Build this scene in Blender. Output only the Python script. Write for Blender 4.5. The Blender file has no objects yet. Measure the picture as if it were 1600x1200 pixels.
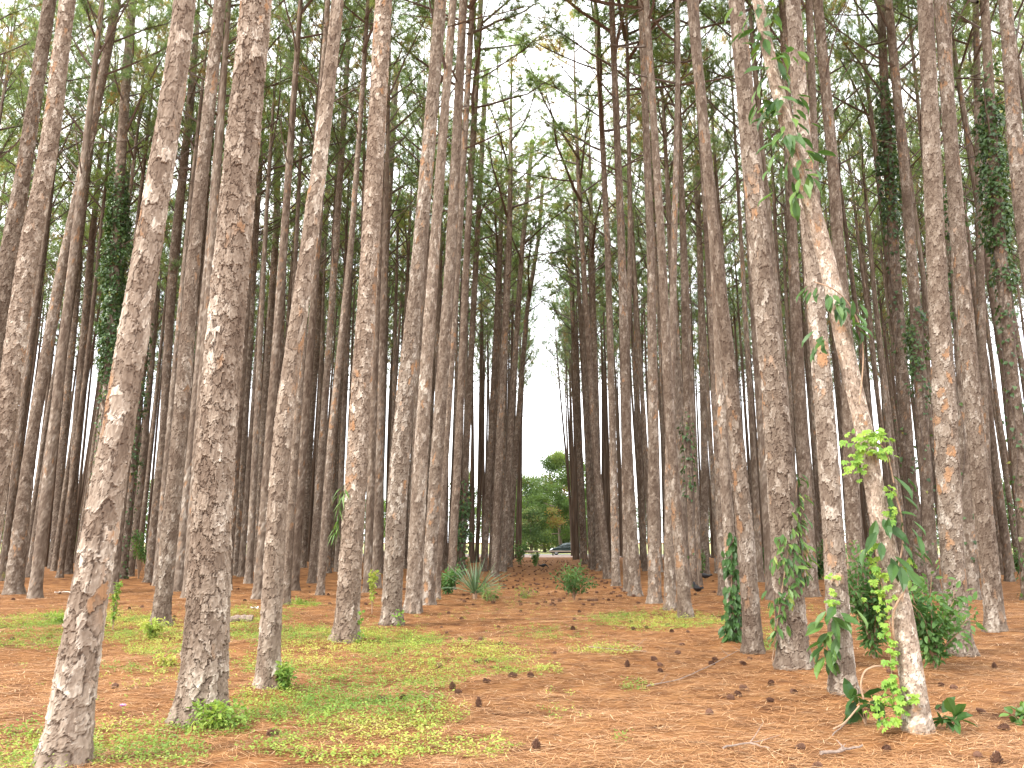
import bpy, math, random
import numpy as np
from mathutils import Vector, Matrix

# ------------------------------------------------------------------ camera, world, sun, exposure
scene = bpy.context.scene
col = scene.collection
R = math.radians
PITCH, YAW, EYE, FPX = R(11.63), R(2.48), 1.6, 1200.0
cam_data = bpy.data.cameras.new('camera')
cam_data.sensor_width = 36.0
cam_data.lens = 36.0 * FPX / 1600.0
cam_data.clip_start = 0.05
cam_data.clip_end = 3000
cam = bpy.data.objects.new('camera', cam_data)
cam.location = (0, 0, EYE)
cam.rotation_euler = (R(90) + PITCH, 0, YAW)
col.objects.link(cam)
scene.camera = cam

SUN_ELEV, SUN_AZ = R(44), R(236)          # azimuth measured clockwise from +Y (the aisle)
world = bpy.data.worlds.new('World')
scene.world = world
world.use_nodes = True
wt = world.node_tree
wt.nodes.clear()
w_out = wt.nodes.new('ShaderNodeOutputWorld')
w_bg = wt.nodes.new('ShaderNodeBackground')
w_sky = wt.nodes.new('ShaderNodeTexSky')
w_sky.sky_type = 'NISHITA'
w_sky.sun_disc = False
w_sky.sun_elevation = SUN_ELEV
w_sky.sun_rotation = SUN_AZ
w_co = wt.nodes.new('ShaderNodeTexCoord')
w_no = wt.nodes.new('ShaderNodeTexNoise')
w_no.inputs['Scale'].default_value = 5.0
w_no.inputs['Detail'].default_value = 6.0
w_no.inputs['Roughness'].default_value = 0.6
w_ra = wt.nodes.new('ShaderNodeValToRGB')
w_ra.color_ramp.elements[0].position = 0.30
w_ra.color_ramp.elements[0].color = (0.45, 0.45, 0.45, 1)
w_ra.color_ramp.elements[1].position = 0.52
w_ra.color_ramp.elements[1].color = (1, 1, 1, 1)
w_mx = wt.nodes.new('ShaderNodeMix')
w_mx.data_type = 'RGBA'
w_mx.inputs['B'].default_value = (10.6, 10.75, 11.0, 1)   # bright overcast cloud
wt.links.new(w_co.outputs['Generated'], w_no.inputs['Vector'])
wt.links.new(w_no.outputs['Fac'], w_ra.inputs['Fac'])
wt.links.new(w_ra.outputs['Color'], w_mx.inputs['Factor'])
wt.links.new(w_sky.outputs['Color'], w_mx.inputs['A'])
wt.links.new(w_mx.outputs['Result'], w_bg.inputs['Color'])
w_bg.inputs['Strength'].default_value = 0.15
wt.links.new(w_bg.outputs['Background'], w_out.inputs['Surface'])

sun_data = bpy.data.lights.new('sun', 'SUN')
sun_data.energy = 2.3
sun_data.angle = R(11)
sun_data.color = (1.0, 0.95, 0.88)
sun = bpy.data.objects.new('sun', sun_data)
sd = Vector((math.sin(SUN_AZ) * math.cos(SUN_ELEV), math.cos(SUN_AZ) * math.cos(SUN_ELEV), math.sin(SUN_ELEV)))
sun.rotation_euler = sd.to_track_quat('Z', 'Y').to_euler()
sun.location = sd * 60
col.objects.link(sun)

scene.view_settings.view_transform = 'Standard'
scene.view_settings.look = 'None'
scene.view_settings.gamma = 1.0
scene.view_settings.use_curve_mapping = False
scene.view_settings.exposure = 1.42
scene.render.engine = 'CYCLES'
scene.cycles.max_bounces = 6
scene.cycles.diffuse_bounces = 5
scene.cycles.transmission_bounces = 4
scene.cycles.transparent_max_bounces = 8
scene.cycles.use_denoising = True
scene.cycles.use_adaptive_sampling = False
scene.cycles.sample_clamp_indirect = 6.0

# ------------------------------------------------------------------ helpers
cp, sp, cy, sy = math.cos(PITCH), math.sin(PITCH), math.cos(YAW), math.sin(YAW)
FWD = np.array([-sy * cp, cy * cp, sp])
RGT = np.array([cy, sy, 0.0])
UPV = np.cross(RGT, FWD)
EYEP = np.array([0, 0, EYE])


def ray(px, py):
    return FWD + RGT * (px - 800.0) / FPX + UPV * (600.0 - py) / FPX


def gp(px, py, z=0.0):
    d = ray(px, py)
    return EYEP + d * ((z - EYE) / d[2])


def at_depth(px, py, Y):
    d = ray(px, py)
    return EYEP + d * (Y / d[1])


def project(p):
    q = np.asarray(p) - EYEP
    c = q @ FWD
    return 800 + FPX * (q @ RGT) / c, 600 - FPX * (q @ UPV) / c


def fdepth(p):
    return float((np.asarray(p) - EYEP) @ FWD)


# trees placed from the photograph: key, [(px, py, width px)...] from the base up, label
TREES = [
    ('A', [(96, 1200, 80), (137, 950, 60), (177, 700, 54), (192, 650, 53), (226, 400, 47), (258, 250, 42), (289, 0, 36)], 'leaning thick pine with pale flaking bark and orange scars'),
    ('B', [(316, 1130, 84), (323, 950, 73), (337, 700, 66), (360, 400, 61), (376, 250, 58), (400, 0, 53)], 'thickest straight pine with plated grey bark, green weeds at its foot'),
    ('C', [(416, 1080, 40), (428, 900, 36), (438, 700, 33), (482, 400, 29), (508, 200, 25), (530, 0, 21)], 'slim pine with smooth grey base and bright weed tuft against its foot'),
    ('D', [(540, 1005, 43), (560, 700, 37), (579, 400, 32), (600, 0, 30)], 'pine with pale base and orange patches, hanging leaves along its left edge'),
    ('E', [(610, 980, 35), (627, 700, 34), (657, 400, 25), (689, 0, 21)], 'brown pine with a green sprig at its base, leading a tight bunch beside the aisle'),
    ('F', [(645, 960, 29), (659, 700, 25), (679, 400, 19), (708, 0, 13)], 'grey pine second in the tight bunch left of the aisle'),
    ('G', [(668, 948, 24), (684, 700, 23), (705, 400, 20), (724, 0, 14)], 'pine third in the tight bunch left of the aisle'),
    ('G2', [(680, 940, 16), (697, 700, 14), (716, 400, 12), (738, 0, 10)], 'narrow pine tucked behind the third trunk of the bunch left of the aisle'),
    ('H', [(250, 980, 30), (281, 700, 28), (305, 400, 23), (344, 0, 20)], 'slender pine standing in weeds between the leaning pine and the thickest pine'),
    ('H2', [(233, 910, 17), (256, 700, 15), (271, 400, 15), (300, 120, 13)], 'thin reddish pine just behind the slender pine in the weeds'),
    ('I', [(20, 930, 29), (50, 700, 20), (93, 450, 18), (125, 290, 17), (181, 0, 14)], 'slim pine slanting behind the leaning pine, its base bare at the left margin'),
    ('J', [(-42, 1012, 40), (12, 650, 35), (46, 400, 33), (78, 250, 29), (106, 0, 25)], 'stout flaky pine at the left margin with its base out of view'),
    ('K', [(-75, 985, 34), (15, 400, 27), (42, 250, 24), (78, 0, 20)], 'half hidden pine behind the stout pine at the left margin'),
    ('M1', [(47, 903, 15), (75, 700, 13), (122, 400, 11)], 'thin pine standing right beside the base of the slim slanting pine'),
    ('M2', [(82, 888, 14), (98, 700, 13), (125, 400, 11)], 'thin pine between two others left of the leaning pine, base farthest back'),
    ('M3', [(105, 897, 17), (119, 700, 15), (141, 400, 12)], 'pine with bare base close to the left edge of the leaning pine'),
    ('M4', [(9, 900, 15), (29, 700, 14), (66, 400, 12)], 'thin reddish pine at the left margin behind the slim slanting pine'),
    ('V1', [(146, 915, 19), (168, 600, 18), (190, 250, 17), (208, 0, 14)], 'pine wrapped in thick ivy behind the leaning pine'),
    ('M5', [(191, 906, 14), (210, 700, 13), (232, 480, 12), (262, 150, 10)], 'thin pine with ivy on its middle, just past the leaning pine'),
    ('M7', [(276, 906, 11), (285, 700, 11), (322, 300, 10)], 'very thin pine behind the foot of the slender pine in the weeds'),
    ('C1', [(366, 899, 13), (385, 600, 12), (404, 300, 10)], 'thin dark pine touching the right edge of the thickest pine'),
    ('C2', [(399, 893, 14), (410, 700, 13), (432, 350, 12), (438, 0, 9)], 'dark pine midway between the thickest pine and the slim pine'),
    ('C3', [(446, 946, 16), (463, 700, 14), (484, 400, 12), (505, 100, 10)], 'thin pine rising right behind the slim pine, weeds beside its base'),
    ('C4', [(460, 912, 13), (473, 700, 12), (498, 350, 10)], 'thin pine two trunks right of the slim pine'),
    ('C5', [(473, 887, 13), (487, 650, 12), (512, 300, 10)], 'dark pine far back between the slim pine and the pale based pine'),
    ('C6', [(487, 910, 14), (502, 700, 13), (524, 400, 12), (540, 150, 10)], 'curved thin pine left of the pale slender trunk'),
    ('C7', [(500, 934, 14), (517, 700, 13), (548, 400, 11), (562, 200, 9)], 'pale slender pine with white sky beside it, left of the pale based pine'),
    ('C8', [(515, 887, 12), (527, 700, 11), (548, 400, 10)], 'dark thin pine just left of the pale based pine'),
    ('D2', [(578, 900, 17), (586, 700, 15), (602, 400, 13), (620, 100, 11)], 'dark pine right behind the pale based pine'),
    ('L1', [(704, 922, 15), (716, 700, 14), (729, 400, 12), (752, 0, 9)], 'pine with low green shrub around its foot, left of the spiky plant'),
    ('L2', [(721, 898, 12), (729, 700, 12), (744, 400, 10), (760, 100, 8)], 'reddish pine wearing a column of dark ivy behind the spiky plant'),
    ('L3', [(773, 901, 14), (780, 700, 14), (795, 400, 11)], 'pine right of the spiky plant on the aisle edge'),
    ('L4', [(756, 893, 12), (766, 700, 11), (781, 400, 9)], 'thin pine behind the blades of the spiky plant'),
    ('L5', [(795, 886, 11), (806, 700, 10), (824, 480, 8), (842, 370, 7), (854, 200, 5)], 'curved thin pine bending out over the far part of the aisle'),
    ('L6', [(786, 893, 13), (796, 700, 11), (815, 400, 9), (834, 200, 7)], 'pine leaning over the aisle, two trunks past the spiky plant'),
    ('R11', [(912, 882, 12), (905, 700, 10), (893, 450, 8), (882, 300, 6)], 'thin dark pine leaning over the aisle from the far right row'),
    ('R1', [(1072, 965, 24), (1048, 700, 18), (1034, 400, 15), (1010, 0, 11)], 'leaning pine at the front end of the row right of the aisle'),
    ('R2', [(1047, 957, 21), (1046, 700, 16), (1053, 400, 11), (1060, 100, 9)], 'pine crossing behind the front leaning pine right of the aisle'),
    ('R3', [(1023, 946, 23), (1021, 700, 20), (1017, 400, 14), (1002, 0, 11)], 'straight pine third from the front in the row right of the aisle'),
    ('R4', [(993, 934, 21), (980, 700, 19), (972, 400, 14), (955, 0, 10)], 'pine fourth from the front in the row right of the aisle'),
    ('R4b', [(980, 928, 13), (976, 700, 12), (985, 400, 9)], 'thin pine squeezed behind the fourth trunk right of the aisle'),
    ('R5', [(963, 917, 15), (958, 700, 13), (950, 400, 11), (930, 0, 8)], 'pine fifth from the front in the row right of the aisle'),
    ('R6', [(950, 905, 15), (930, 700, 11), (917, 500, 10), (905, 300, 8)], 'leaning thin pine sixth from the front right of the aisle'),
    ('R7', [(937, 893, 13), (932, 700, 12), (925, 400, 10)], 'dark pine seventh from the front right of the aisle'),
    ('R8', [(1130, 935, 15), (1120, 700, 14), (1106, 400, 11), (1085, 0, 9)], 'dark pine standing left of the twin vine clad trunks'),
    ('R9', [(1085, 921, 13), (1075, 700, 13), (1068, 400, 11), (1058, 100, 8)], 'dark pine behind the front leaning pine, black bird near its foot'),
    ('R10', [(1102, 898, 14), (1100, 700, 13), (1094, 400, 11)], 'dark pine with a low green bush at its foot right of the black birds'),
    ('P', [(1178, 1022, 34), (1170, 900, 30), (1152, 700, 29), (1120, 400, 20), (1080, 0, 17)], 'pine with orange flecks, front one of two close trunks'),
    ('P2', [(1148, 1003, 24), (1142, 880, 22), (1131, 700, 18), (1117, 400, 14), (1093, 100, 11)], 'pine hung with clumps of glossy leaves, rear one of two close trunks'),
    ('Q', [(1243, 1052, 54), (1228, 900, 49), (1217, 700, 46), (1186, 400, 36), (1149, 0, 27)], 'thick pine with spreading base and leafy vine up its right side'),
    ('Rr', [(1318, 1090, 42), (1306, 900, 38), (1294, 700, 35), (1268, 400, 30), (1239, 0, 25)], 'straight pine with orange bark patches and big leaves on its left edge'),
    ('S', [(1438, 1150, 39), (1412, 950, 39), (1385, 850, 35), (1362, 700, 29), (1328, 560, 29), (1293, 400, 29), (1260, 300, 27), (1227, 200, 24), (1199, 100, 21), (1179, 0, 17)], 'crooked leaning tree draped in lime creeper and big glossy leaves'),
    ('T', [(1503, 1027, 38), (1490, 940, 38), (1479, 700, 40), (1460, 400, 31), (1445, 0, 25)], 'thick orange flecked pine beside the large green bush'),
    ('U', [(1557, 988, 31), (1529, 700, 30), (1503, 400, 26), (1469, 0, 20)], 'bare straight pine on open needles at the right side'),
    ('V', [(1342, 955, 28), (1333, 850, 26), (1322, 550, 23), (1309, 400, 20), (1300, 250, 19), (1279, 0, 17)], 'pine hidden between the straight pine and the crooked tree'),
    ('W', [(1300, 945, 20), (1283, 500, 16), (1263, 0, 12)], 'thin pine behind the straight orange patched pine'),
    ('X', [(1668, 1000, 32), (1625, 500, 28), (1596, 280, 26), (1573, 0, 21)], 'grey pine crossing the upper right corner with its base out of view'),
    ('N1', [(1436, 926, 24), (1417, 700, 22), (1397, 400, 18), (1383, 150, 15), (1376, 0, 13)], 'pine covered in dark ivy from mid height, behind the crooked tree'),
    ('N2', [(1458, 932, 24), (1442, 700, 20), (1417, 300, 17), (1390, 0, 14)], 'dark pine left of the thick orange flecked pine'),
    ('N3', [(1518, 937, 26), (1509, 700, 22), (1494, 400, 18), (1478, 0, 14)], 'dark pine between the orange flecked pine and the bare straight pine'),
    ('N4', [(1269, 936, 23), (1256, 700, 22), (1240, 400, 18), (1222, 0, 14)], 'dark pine showing right of the thick vine clad trunk'),
    ('N5', [(1612, 940, 26), (1592, 700, 23), (1574, 500, 20), (1552, 250, 17), (1538, 0, 14)], 'ivy clad pine at the right margin'),
    ('N6', [(1548, 930, 17), (1534, 500, 14), (1524, 0, 10)], 'slim pine behind the bare straight pine at the right side'),
]
base_xy = np.array([gp(p[0][0], p[0][1])[:2] for _, p, _ in TREES])


def gz(x, y):
    """height of the forest floor (slight hummocks)"""
    x = np.asarray(x, float)
    y = np.asarray(y, float)
    f = np.clip((60 - y) / 30, 0, 1) * np.clip((y + 8) / 6, 0, 1)
    h = 0.030 * np.sin(0.9 * x + 0.6 * y + 1.0) * np.sin(0.7 * y - 0.4 * x) + 0.022 * np.sin(2.1 * x - 1.3 * y + 2) \
        + 0.012 * np.sin(4.3 * y + 1.7 * x) * np.sin(3.9 * x - 0.9 * y)
    h = h * f
    for bx, by in base_xy[base_xy[:, 1] < 26]:       # needles heaped against the nearer trunks
        h = h + .07 * np.exp(-((x - bx) ** 2 + (y - by) ** 2) / .16)
    return h


def hsh(i, j, s):
    i = np.asarray(i).astype(np.int64)
    j = np.asarray(j).astype(np.int64)
    h = (i * 374761393 + j * 668265263 + s * 1442695041) & 0xFFFFFFFF
    h = ((h ^ (h >> 13)) * 1274126177) & 0xFFFFFFFF
    h = ((h ^ (h >> 16)) * 2246822519) & 0xFFFFFFFF
    return ((h ^ (h >> 15)) & 0xFFFFFF) / float(0xFFFFFF)


def vnoise(u, v, per, s):
    """value noise, periodic in u with an integer period"""
    iu = np.floor(u)
    iv = np.floor(v)
    fu = u - iu
    fv = v - iv
    fu = fu * fu * (3 - 2 * fu)
    fv = fv * fv * (3 - 2 * fv)
    a = hsh(np.mod(iu, per), iv, s)
    b = hsh(np.mod(iu + 1, per), iv, s)
    c = hsh(np.mod(iu, per), iv + 1, s)
    d = hsh(np.mod(iu + 1, per), iv + 1, s)
    return (a * (1 - fu) + b * fu) * (1 - fv) + (c * (1 - fu) + d * fu) * fv


def cells(u, v, per, s):
    """periodic Voronoi: (F2-F1, id hash a, id hash b, du, dv)"""
    iu = np.floor(u)
    iv = np.floor(v)
    F1 = np.full(u.shape, 9.0)
    F2 = np.full(u.shape, 9.0)
    ia = np.zeros(u.shape)
    ib = np.zeros(u.shape)
    du = np.zeros(u.shape)
    dv = np.zeros(u.shape)
    for a in (-1, 0, 1):
        for b in (-1, 0, 1):
            cu = iu + a
            cv = iv + b
            m = np.mod(cu, per)
            xx = cu + 0.12 + 0.76 * hsh(m, cv, s) - u
            yy = cv + 0.12 + 0.76 * hsh(m, cv, s + 7) - v
            d = np.maximum(np.abs(xx), np.abs(yy)) * 0.55 + 0.45 * np.sqrt(xx * xx + yy * yy)
            near = d < F1
            F2 = np.where(near, F1, np.minimum(F2, d))
            F1 = np.where(near, d, F1)
            ia = np.where(near, hsh(m, cv, s + 13), ia)
            ib = np.where(near, hsh(m, cv, s + 29), ib)
            du = np.where(near, -xx, du)
            dv = np.where(near, -yy, dv)
    return F2 - F1, ia, ib, du, dv


def sstep(a, b, x):
    t = np.clip((x - a) / (b - a), 0, 1)
    return t * t * (3 - 2 * t)


def norm(a):
    return a / np.maximum(np.linalg.norm(a, axis=-1, keepdims=True), 1e-9)


class Geo:
    """collects vertex and face arrays for ONE mesh"""

    def __init__(self):
        self.v, self.f, self.m, self.a, self.n = [], [], [], [], 0

    def add(self, v, f, mat=0, tone=0.5):
        v = np.asarray(v, float).reshape(-1, 3)
        f = np.asarray(f, int)
        self.v.append(v)
        self.f.append(f + self.n)
        self.m.append(np.full(len(f), mat, int))
        self.a.append(np.broadcast_to(np.asarray(tone, float), (len(v),)).copy())
        self.n += len(v)

    def merge(self, o, M=None, t=None, mat=None):
        for v, a in zip([np.concatenate(o.v)], [np.concatenate(o.a)]):
            w = v if M is None else v @ M.T
            if t is not None:
                w = w + t
            self.v.append(w)
            self.a.append(a)
        for f, m in zip(o.f, o.m):
            self.f.append(f + self.n)
            self.m.append(m + (mat or 0))
        self.n += sum(len(x) for x in o.v)

    def mesh(self, name, mats, smooth=False, attr=None):
        me = bpy.data.meshes.new(name)
        v = np.concatenate(self.v).astype(np.float32)
        me.vertices.add(len(v))
        me.vertices.foreach_set('co', v.ravel())
        loops = np.concatenate([f.ravel() for f in self.f]).astype(np.int32)
        sizes = np.concatenate([np.full(len(f), f.shape[1], np.int32) for f in self.f])
        starts = np.concatenate([[0], np.cumsum(sizes)[:-1]]).astype(np.int32)
        me.loops.add(len(loops))
        me.loops.foreach_set('vertex_index', loops)
        me.polygons.add(len(sizes))
        me.polygons.foreach_set('loop_start', starts)
        me.polygons.foreach_set('loop_total', sizes)
        me.polygons.foreach_set('material_index', np.concatenate(self.m).astype(np.int32))
        me.polygons.foreach_set('use_smooth', np.full(len(sizes), smooth, bool))
        at = me.attributes.new('tone', 'FLOAT', 'POINT')
        at.data.foreach_set('value', np.concatenate(self.a).astype(np.float32))
        if attr is not None:
            at = me.attributes.new('bark', 'FLOAT_COLOR', 'POINT')
            at.data.foreach_set('color', attr.astype(np.float32).ravel())
        for m in mats if isinstance(mats, (list, tuple)) else [mats]:
            me.materials.append(m)
        me.update(calc_edges=True)
        me.validate()
        return me

    def obj(self, name, mats, parent=None, smooth=False, attr=None):
        return link(name, self.mesh(name, mats, smooth, attr), parent)


def link(name, data, parent=None, loc=None):
    o = bpy.data.objects.new(name, data)
    col.objects.link(o)
    if parent is not None:
        o.parent = parent
    if loc is not None:
        o.location = loc
    return o


def tag(o, label, cat, group=None):
    o['label'] = label
    o['category'] = cat
    if group:
        o['group'] = group
    return o


def thing(name, label, cat, loc=(0, 0, 0), group=None):
    return tag(link(name, None, None, loc), label, cat, group)


def tube(g, pts, rad, sides=5, mat=0, tone=0.5, cap=False):
    pts = np.asarray(pts, float)
    n = len(pts)
    rad = np.broadcast_to(np.asarray(rad, float), (n,))
    tan = norm(np.gradient(pts, axis=0))
    ref = np.where(np.abs(tan[:, 2:3]) > 0.9, np.array([[1.0, 0, 0]]), np.array([[0, 0, 1.0]]))
    if (np.abs(tan[:, 2]) > 0.9).any():
        ref = np.tile(np.array([[1.0, 0.13, 0]]), (n, 1)) if np.mean(np.abs(tan[:, 2])) > 0.5 else np.tile(np.array([[0.1, 0.2, 1.0]]), (n, 1))
    a = norm(np.cross(tan, ref))
    b = np.cross(tan, a)
    th = np.arange(sides) * 2 * math.pi / sides
    ring = pts[:, None, :] + rad[:, None, None] * (np.cos(th)[None, :, None] * a[:, None, :] + np.sin(th)[None, :, None] * b[:, None, :])
    i = np.arange(n - 1)[:, None] * sides
    j = np.arange(sides)[None, :]
    k = (j + 1) % sides
    f = np.stack([i + j, i + k, i + sides + k, i + sides + j], -1).reshape(-1, 4)
    g.add(ring.reshape(-1, 3), f, mat, tone)
    if cap:
        for base, c in ((0, pts[0]), ((n - 1) * sides, pts[-1])):
            vv = np.vstack([ring.reshape(-1, 3)[base:base + sides], c])
            g.add(vv, np.array([[q, (q + 1) % sides, sides] for q in range(sides)]), mat, tone)


def box(g, c, s, mat=0, rz=0.0, tone=0.5):
    x, y, z = np.array(s) / 2.0
    v = np.array([[-x, -y, -z], [x, -y, -z], [x, y, -z], [-x, y, -z], [-x, -y, z], [x, -y, z], [x, y, z], [-x, y, z]])
    ca, sa = math.cos(rz), math.sin(rz)
    v = v @ np.array([[ca, -sa, 0], [sa, ca, 0], [0, 0, 1]]).T + np.array(c)
    g.add(v, [[0, 3, 2, 1], [4, 5, 6, 7], [0, 1, 5, 4], [1, 2, 6, 5], [2, 3, 7, 6], [3, 0, 4, 7]], mat, tone)


# leaf templates: along +Y, face +Z, unit length
OVAL = (np.array([[0, 0, 0], [0, .38, -.05], [0, .72, -.06], [0, 1, -.16], [-.17, .2, .03], [-.25, .45, .04], [-.17, .75, 0],
                  [.17, .2, .03], [.25, .45, .04], [.17, .75, 0]]),
        np.array([[0, 1, 4], [4, 1, 5], [1, 2, 5], [5, 2, 6], [2, 3, 6], [0, 7, 1], [7, 8, 1], [1, 8, 2], [8, 9, 2], [2, 9, 3]]))
LONG = (OVAL[0] * np.array([.72, 1, 1]), OVAL[1])
HEART = (np.array([[0, .05, 0], [0, .5, -.05], [0, 1, -.18], [-.36, .12, .03], [-.36, .42, .05], [.36, .12, .03], [.36, .42, .05]]),
         np.array([[0, 1, 3], [3, 1, 4], [1, 2, 4], [0, 5, 1], [5, 6, 1], [1, 6, 2]]))
DIAM = (np.array([[0, 0, 0], [-.28, .45, .06], [0, 1, -.08], [.28, .45, .06]]), np.array([[0, 3, 2], [0, 2, 1]]))
LANCE = (np.array([[0, 0, 0], [-.09, .35, .02], [0, 1, -.2], [.09, .35, .02], [0, .4, -.02]]), np.array([[0, 4, 1], [1, 4, 2], [0, 3, 4], [4, 3, 2]]))


def leaves(g, tmpl, P, Y, N, size, mat=0, tone=0.5):
    """scatter copies of a leaf: P positions, Y leaf axes, N face normals"""
    tv, tf = tmpl
    P = np.asarray(P, float)
    n = len(P)
    if n == 0:
        return
    Y = norm(np.asarray(Y, float))
    X = norm(np.cross(Y, N))
    Z = np.cross(X, Y)
    size = np.broadcast_to(np.asarray(size, float), (n,))
    v = P[:, None, :] + size[:, None, None] * (tv[None, :, 0:1] * X[:, None, :] + tv[None, :, 1:2] * Y[:, None, :] + tv[None, :, 2:3] * Z[:, None, :])
    f = (np.arange(n)[:, None, None] * len(tv) + tf[None]).reshape(-1, 3)
    tone = np.repeat(np.broadcast_to(np.asarray(tone, float), (n,)), len(tv))
    g.add(v.reshape(-1, 3), f, mat, tone)


def needles(g, P, D, k, ln, w, rng, mat=0, tone=0.5, spread=1.2):
    """tufts of pine needles at P pointing along D"""
    n = len(P)
    d = norm(np.repeat(norm(D), k, 0) * 0.75 + rng.normal(0, spread * 0.62, (n * k, 3)))
    b = np.repeat(P, k, 0) + rng.normal(0, 0.015, (n * k, 3))
    L = ln * rng.uniform(0.75, 1.25, (n * k, 1))
    s = norm(np.cross(d, rng.normal(0, 1, (n * k, 3)))) * w * 0.5
    tip = b + d * L
    tip[:, 2] -= 0.03 * L[:, 0]
    v = np.stack([b - s, b + s, tip], 1).reshape(-1, 3)
    tn = np.repeat(np.broadcast_to(np.asarray(tone, float), (n,)), k * 3)
    g.add(v, np.arange(n * k * 3).reshape(-1, 3), mat, tn)


# ------------------------------------------------------------------ materials
def new_mat(name):
    m = bpy.data.materials.new(name)
    m.use_nodes = True
    nt = m.node_tree
    nt.nodes.clear()
    out = nt.nodes.new('ShaderNodeOutputMaterial')
    return m, nt, out


def N(nt, kind, **kw):
    n = nt.nodes.new(kind)
    for k, v in kw.items():
        if k in n.inputs:
            n.inputs[k].default_value = v
        else:
            setattr(n, k, v)
    return n


def ramp(nt, fac, stops):
    r = nt.nodes.new('ShaderNodeValToRGB')
    e = r.color_ramp.elements
    while len(e) < len(stops):
        e.new(0.5)
    for q, (p, c) in zip(e, stops):
        q.position = p
        q.color = (*c, 1)
    nt.links.new(fac, r.inputs['Fac'])
    return r.outputs['Color']


def mix(nt, fac, a, b, mode='MIX'):
    m = nt.nodes.new('ShaderNodeMix')
    m.data_type = 'RGBA'
    m.blend_type = mode
    for key, val in (('Factor', fac), ('A', a), ('B', b)):
        if hasattr(val, 'links'):
            nt.links.new(val, m.inputs[key])
        elif key == 'Factor':
            m.inputs[0].default_value = val
        else:
            m.inputs[key].default_value = (*val, 1)
    return m.outputs['Result']


def math_n(nt, op, a, b):
    m = nt.nodes.new('ShaderNodeMath')
    m.operation = op
    for i, val in enumerate((a, b)):
        if hasattr(val, 'links'):
            nt.links.new(val, m.inputs[i])
        else:
            m.inputs[i].default_value = val
    return m.outputs[0]


def noise(nt, scale, detail=4, vec=None, stretch=None):
    n = N(nt, 'ShaderNodeTexNoise', Scale=scale, Detail=detail)
    if vec is None:
        vec = nt.nodes.new('ShaderNodeTexCoord').outputs['Object']
    if stretch:
        mp = nt.nodes.new('ShaderNodeMapping')
        mp.inputs['Scale'].default_value = stretch
        nt.links.new(vec, mp.inputs['Vector'])
        vec = mp.outputs['Vector']
    nt.links.new(vec, n.inputs['Vector'])
    return n.outputs['Fac']


def finish(nt, out, color, rough=0.85, height=None, bump=0.3, dist=0.01, spec=0.2):
    p = nt.nodes.new('ShaderNodeBsdfPrincipled')
    if hasattr(color, 'links'):
        nt.links.new(color, p.inputs['Base Color'])
    else:
        p.inputs['Base Color'].default_value = (*color, 1)
    p.inputs['Roughness'].default_value = rough
    p.inputs['Specular IOR Level'].default_value = spec
    if height is not None:
        b = N(nt, 'ShaderNodeBump', Strength=bump, Distance=dist)
        nt.links.new(height, b.inputs['Height'])
        nt.links.new(b.outputs['Normal'], p.inputs['Normal'])
    nt.links.new(p.outputs['BSDF'], out.inputs['Surface'])
    return p


def bark_material(name='pine bark', gain=1.0):
    m, nt, out = new_mat(name)
    at = N(nt, 'ShaderNodeAttribute', attribute_name='bark')
    se = nt.nodes.new('ShaderNodeSeparateColor')
    nt.links.new(at.outputs['Color'], se.inputs['Color'])
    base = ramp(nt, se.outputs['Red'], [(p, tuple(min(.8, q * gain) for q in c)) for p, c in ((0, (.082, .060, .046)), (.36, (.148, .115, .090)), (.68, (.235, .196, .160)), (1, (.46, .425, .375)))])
    base = mix(nt, se.outputs['Blue'], base, (.32, .185, .10))
    base = mix(nt, math_n(nt, 'MULTIPLY', se.outputs['Green'], .8), base, (.075, .050, .038))
    fine = noise(nt, 60, 5, stretch=(1, 1, .35))
    base = mix(nt, .55, base, ramp(nt, fine, [(.25, (.45, .43, .42)), (.75, (1.0, 1.0, 1.0))]), 'MULTIPLY')
    oi = nt.nodes.new('ShaderNodeObjectInfo')
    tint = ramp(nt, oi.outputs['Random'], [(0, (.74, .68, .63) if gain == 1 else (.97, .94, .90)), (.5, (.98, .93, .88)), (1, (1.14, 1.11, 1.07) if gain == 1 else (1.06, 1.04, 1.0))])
    base = mix(nt, 1.0, base, tint, 'MULTIPLY')
    finish(nt, out, base, .9, fine, .5, .006, .12)
    return m


def leafy(name, stops, rough=.5, trans=.35, spec=.35, obj_var=.25):
    m, nt, out = new_mat(name)
    at = N(nt, 'ShaderNodeAttribute', attribute_name='tone')
    c = ramp(nt, at.outputs['Fac'], stops)
    if obj_var:
        oi = nt.nodes.new('ShaderNodeObjectInfo')
        c = mix(nt, 1.0, c, ramp(nt, oi.outputs['Random'], [(0, (1 - obj_var,) * 3), (1, (1 + obj_var, 1 + obj_var * .9, 1 - obj_var * .2))]), 'MULTIPLY')
    p = nt.nodes.new('ShaderNodeBsdfPrincipled')
    nt.links.new(c, p.inputs['Base Color'])
    p.inputs['Roughness'].default_value = rough
    p.inputs['Specular IOR Level'].default_value = spec
    t = nt.nodes.new('ShaderNodeBsdfTranslucent')
    nt.links.new(mix(nt, 1.0, c, (1.5, 1.5, .8), 'MULTIPLY'), t.inputs['Color'])
    ms = N(nt, 'ShaderNodeMixShader', Fac=trans)
    nt.links.new(p.outputs['BSDF'], ms.inputs[1])
    nt.links.new(t.outputs['BSDF'], ms.inputs[2])
    nt.links.new(ms.outputs['Shader'], out.inputs['Surface'])
    return m


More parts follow.
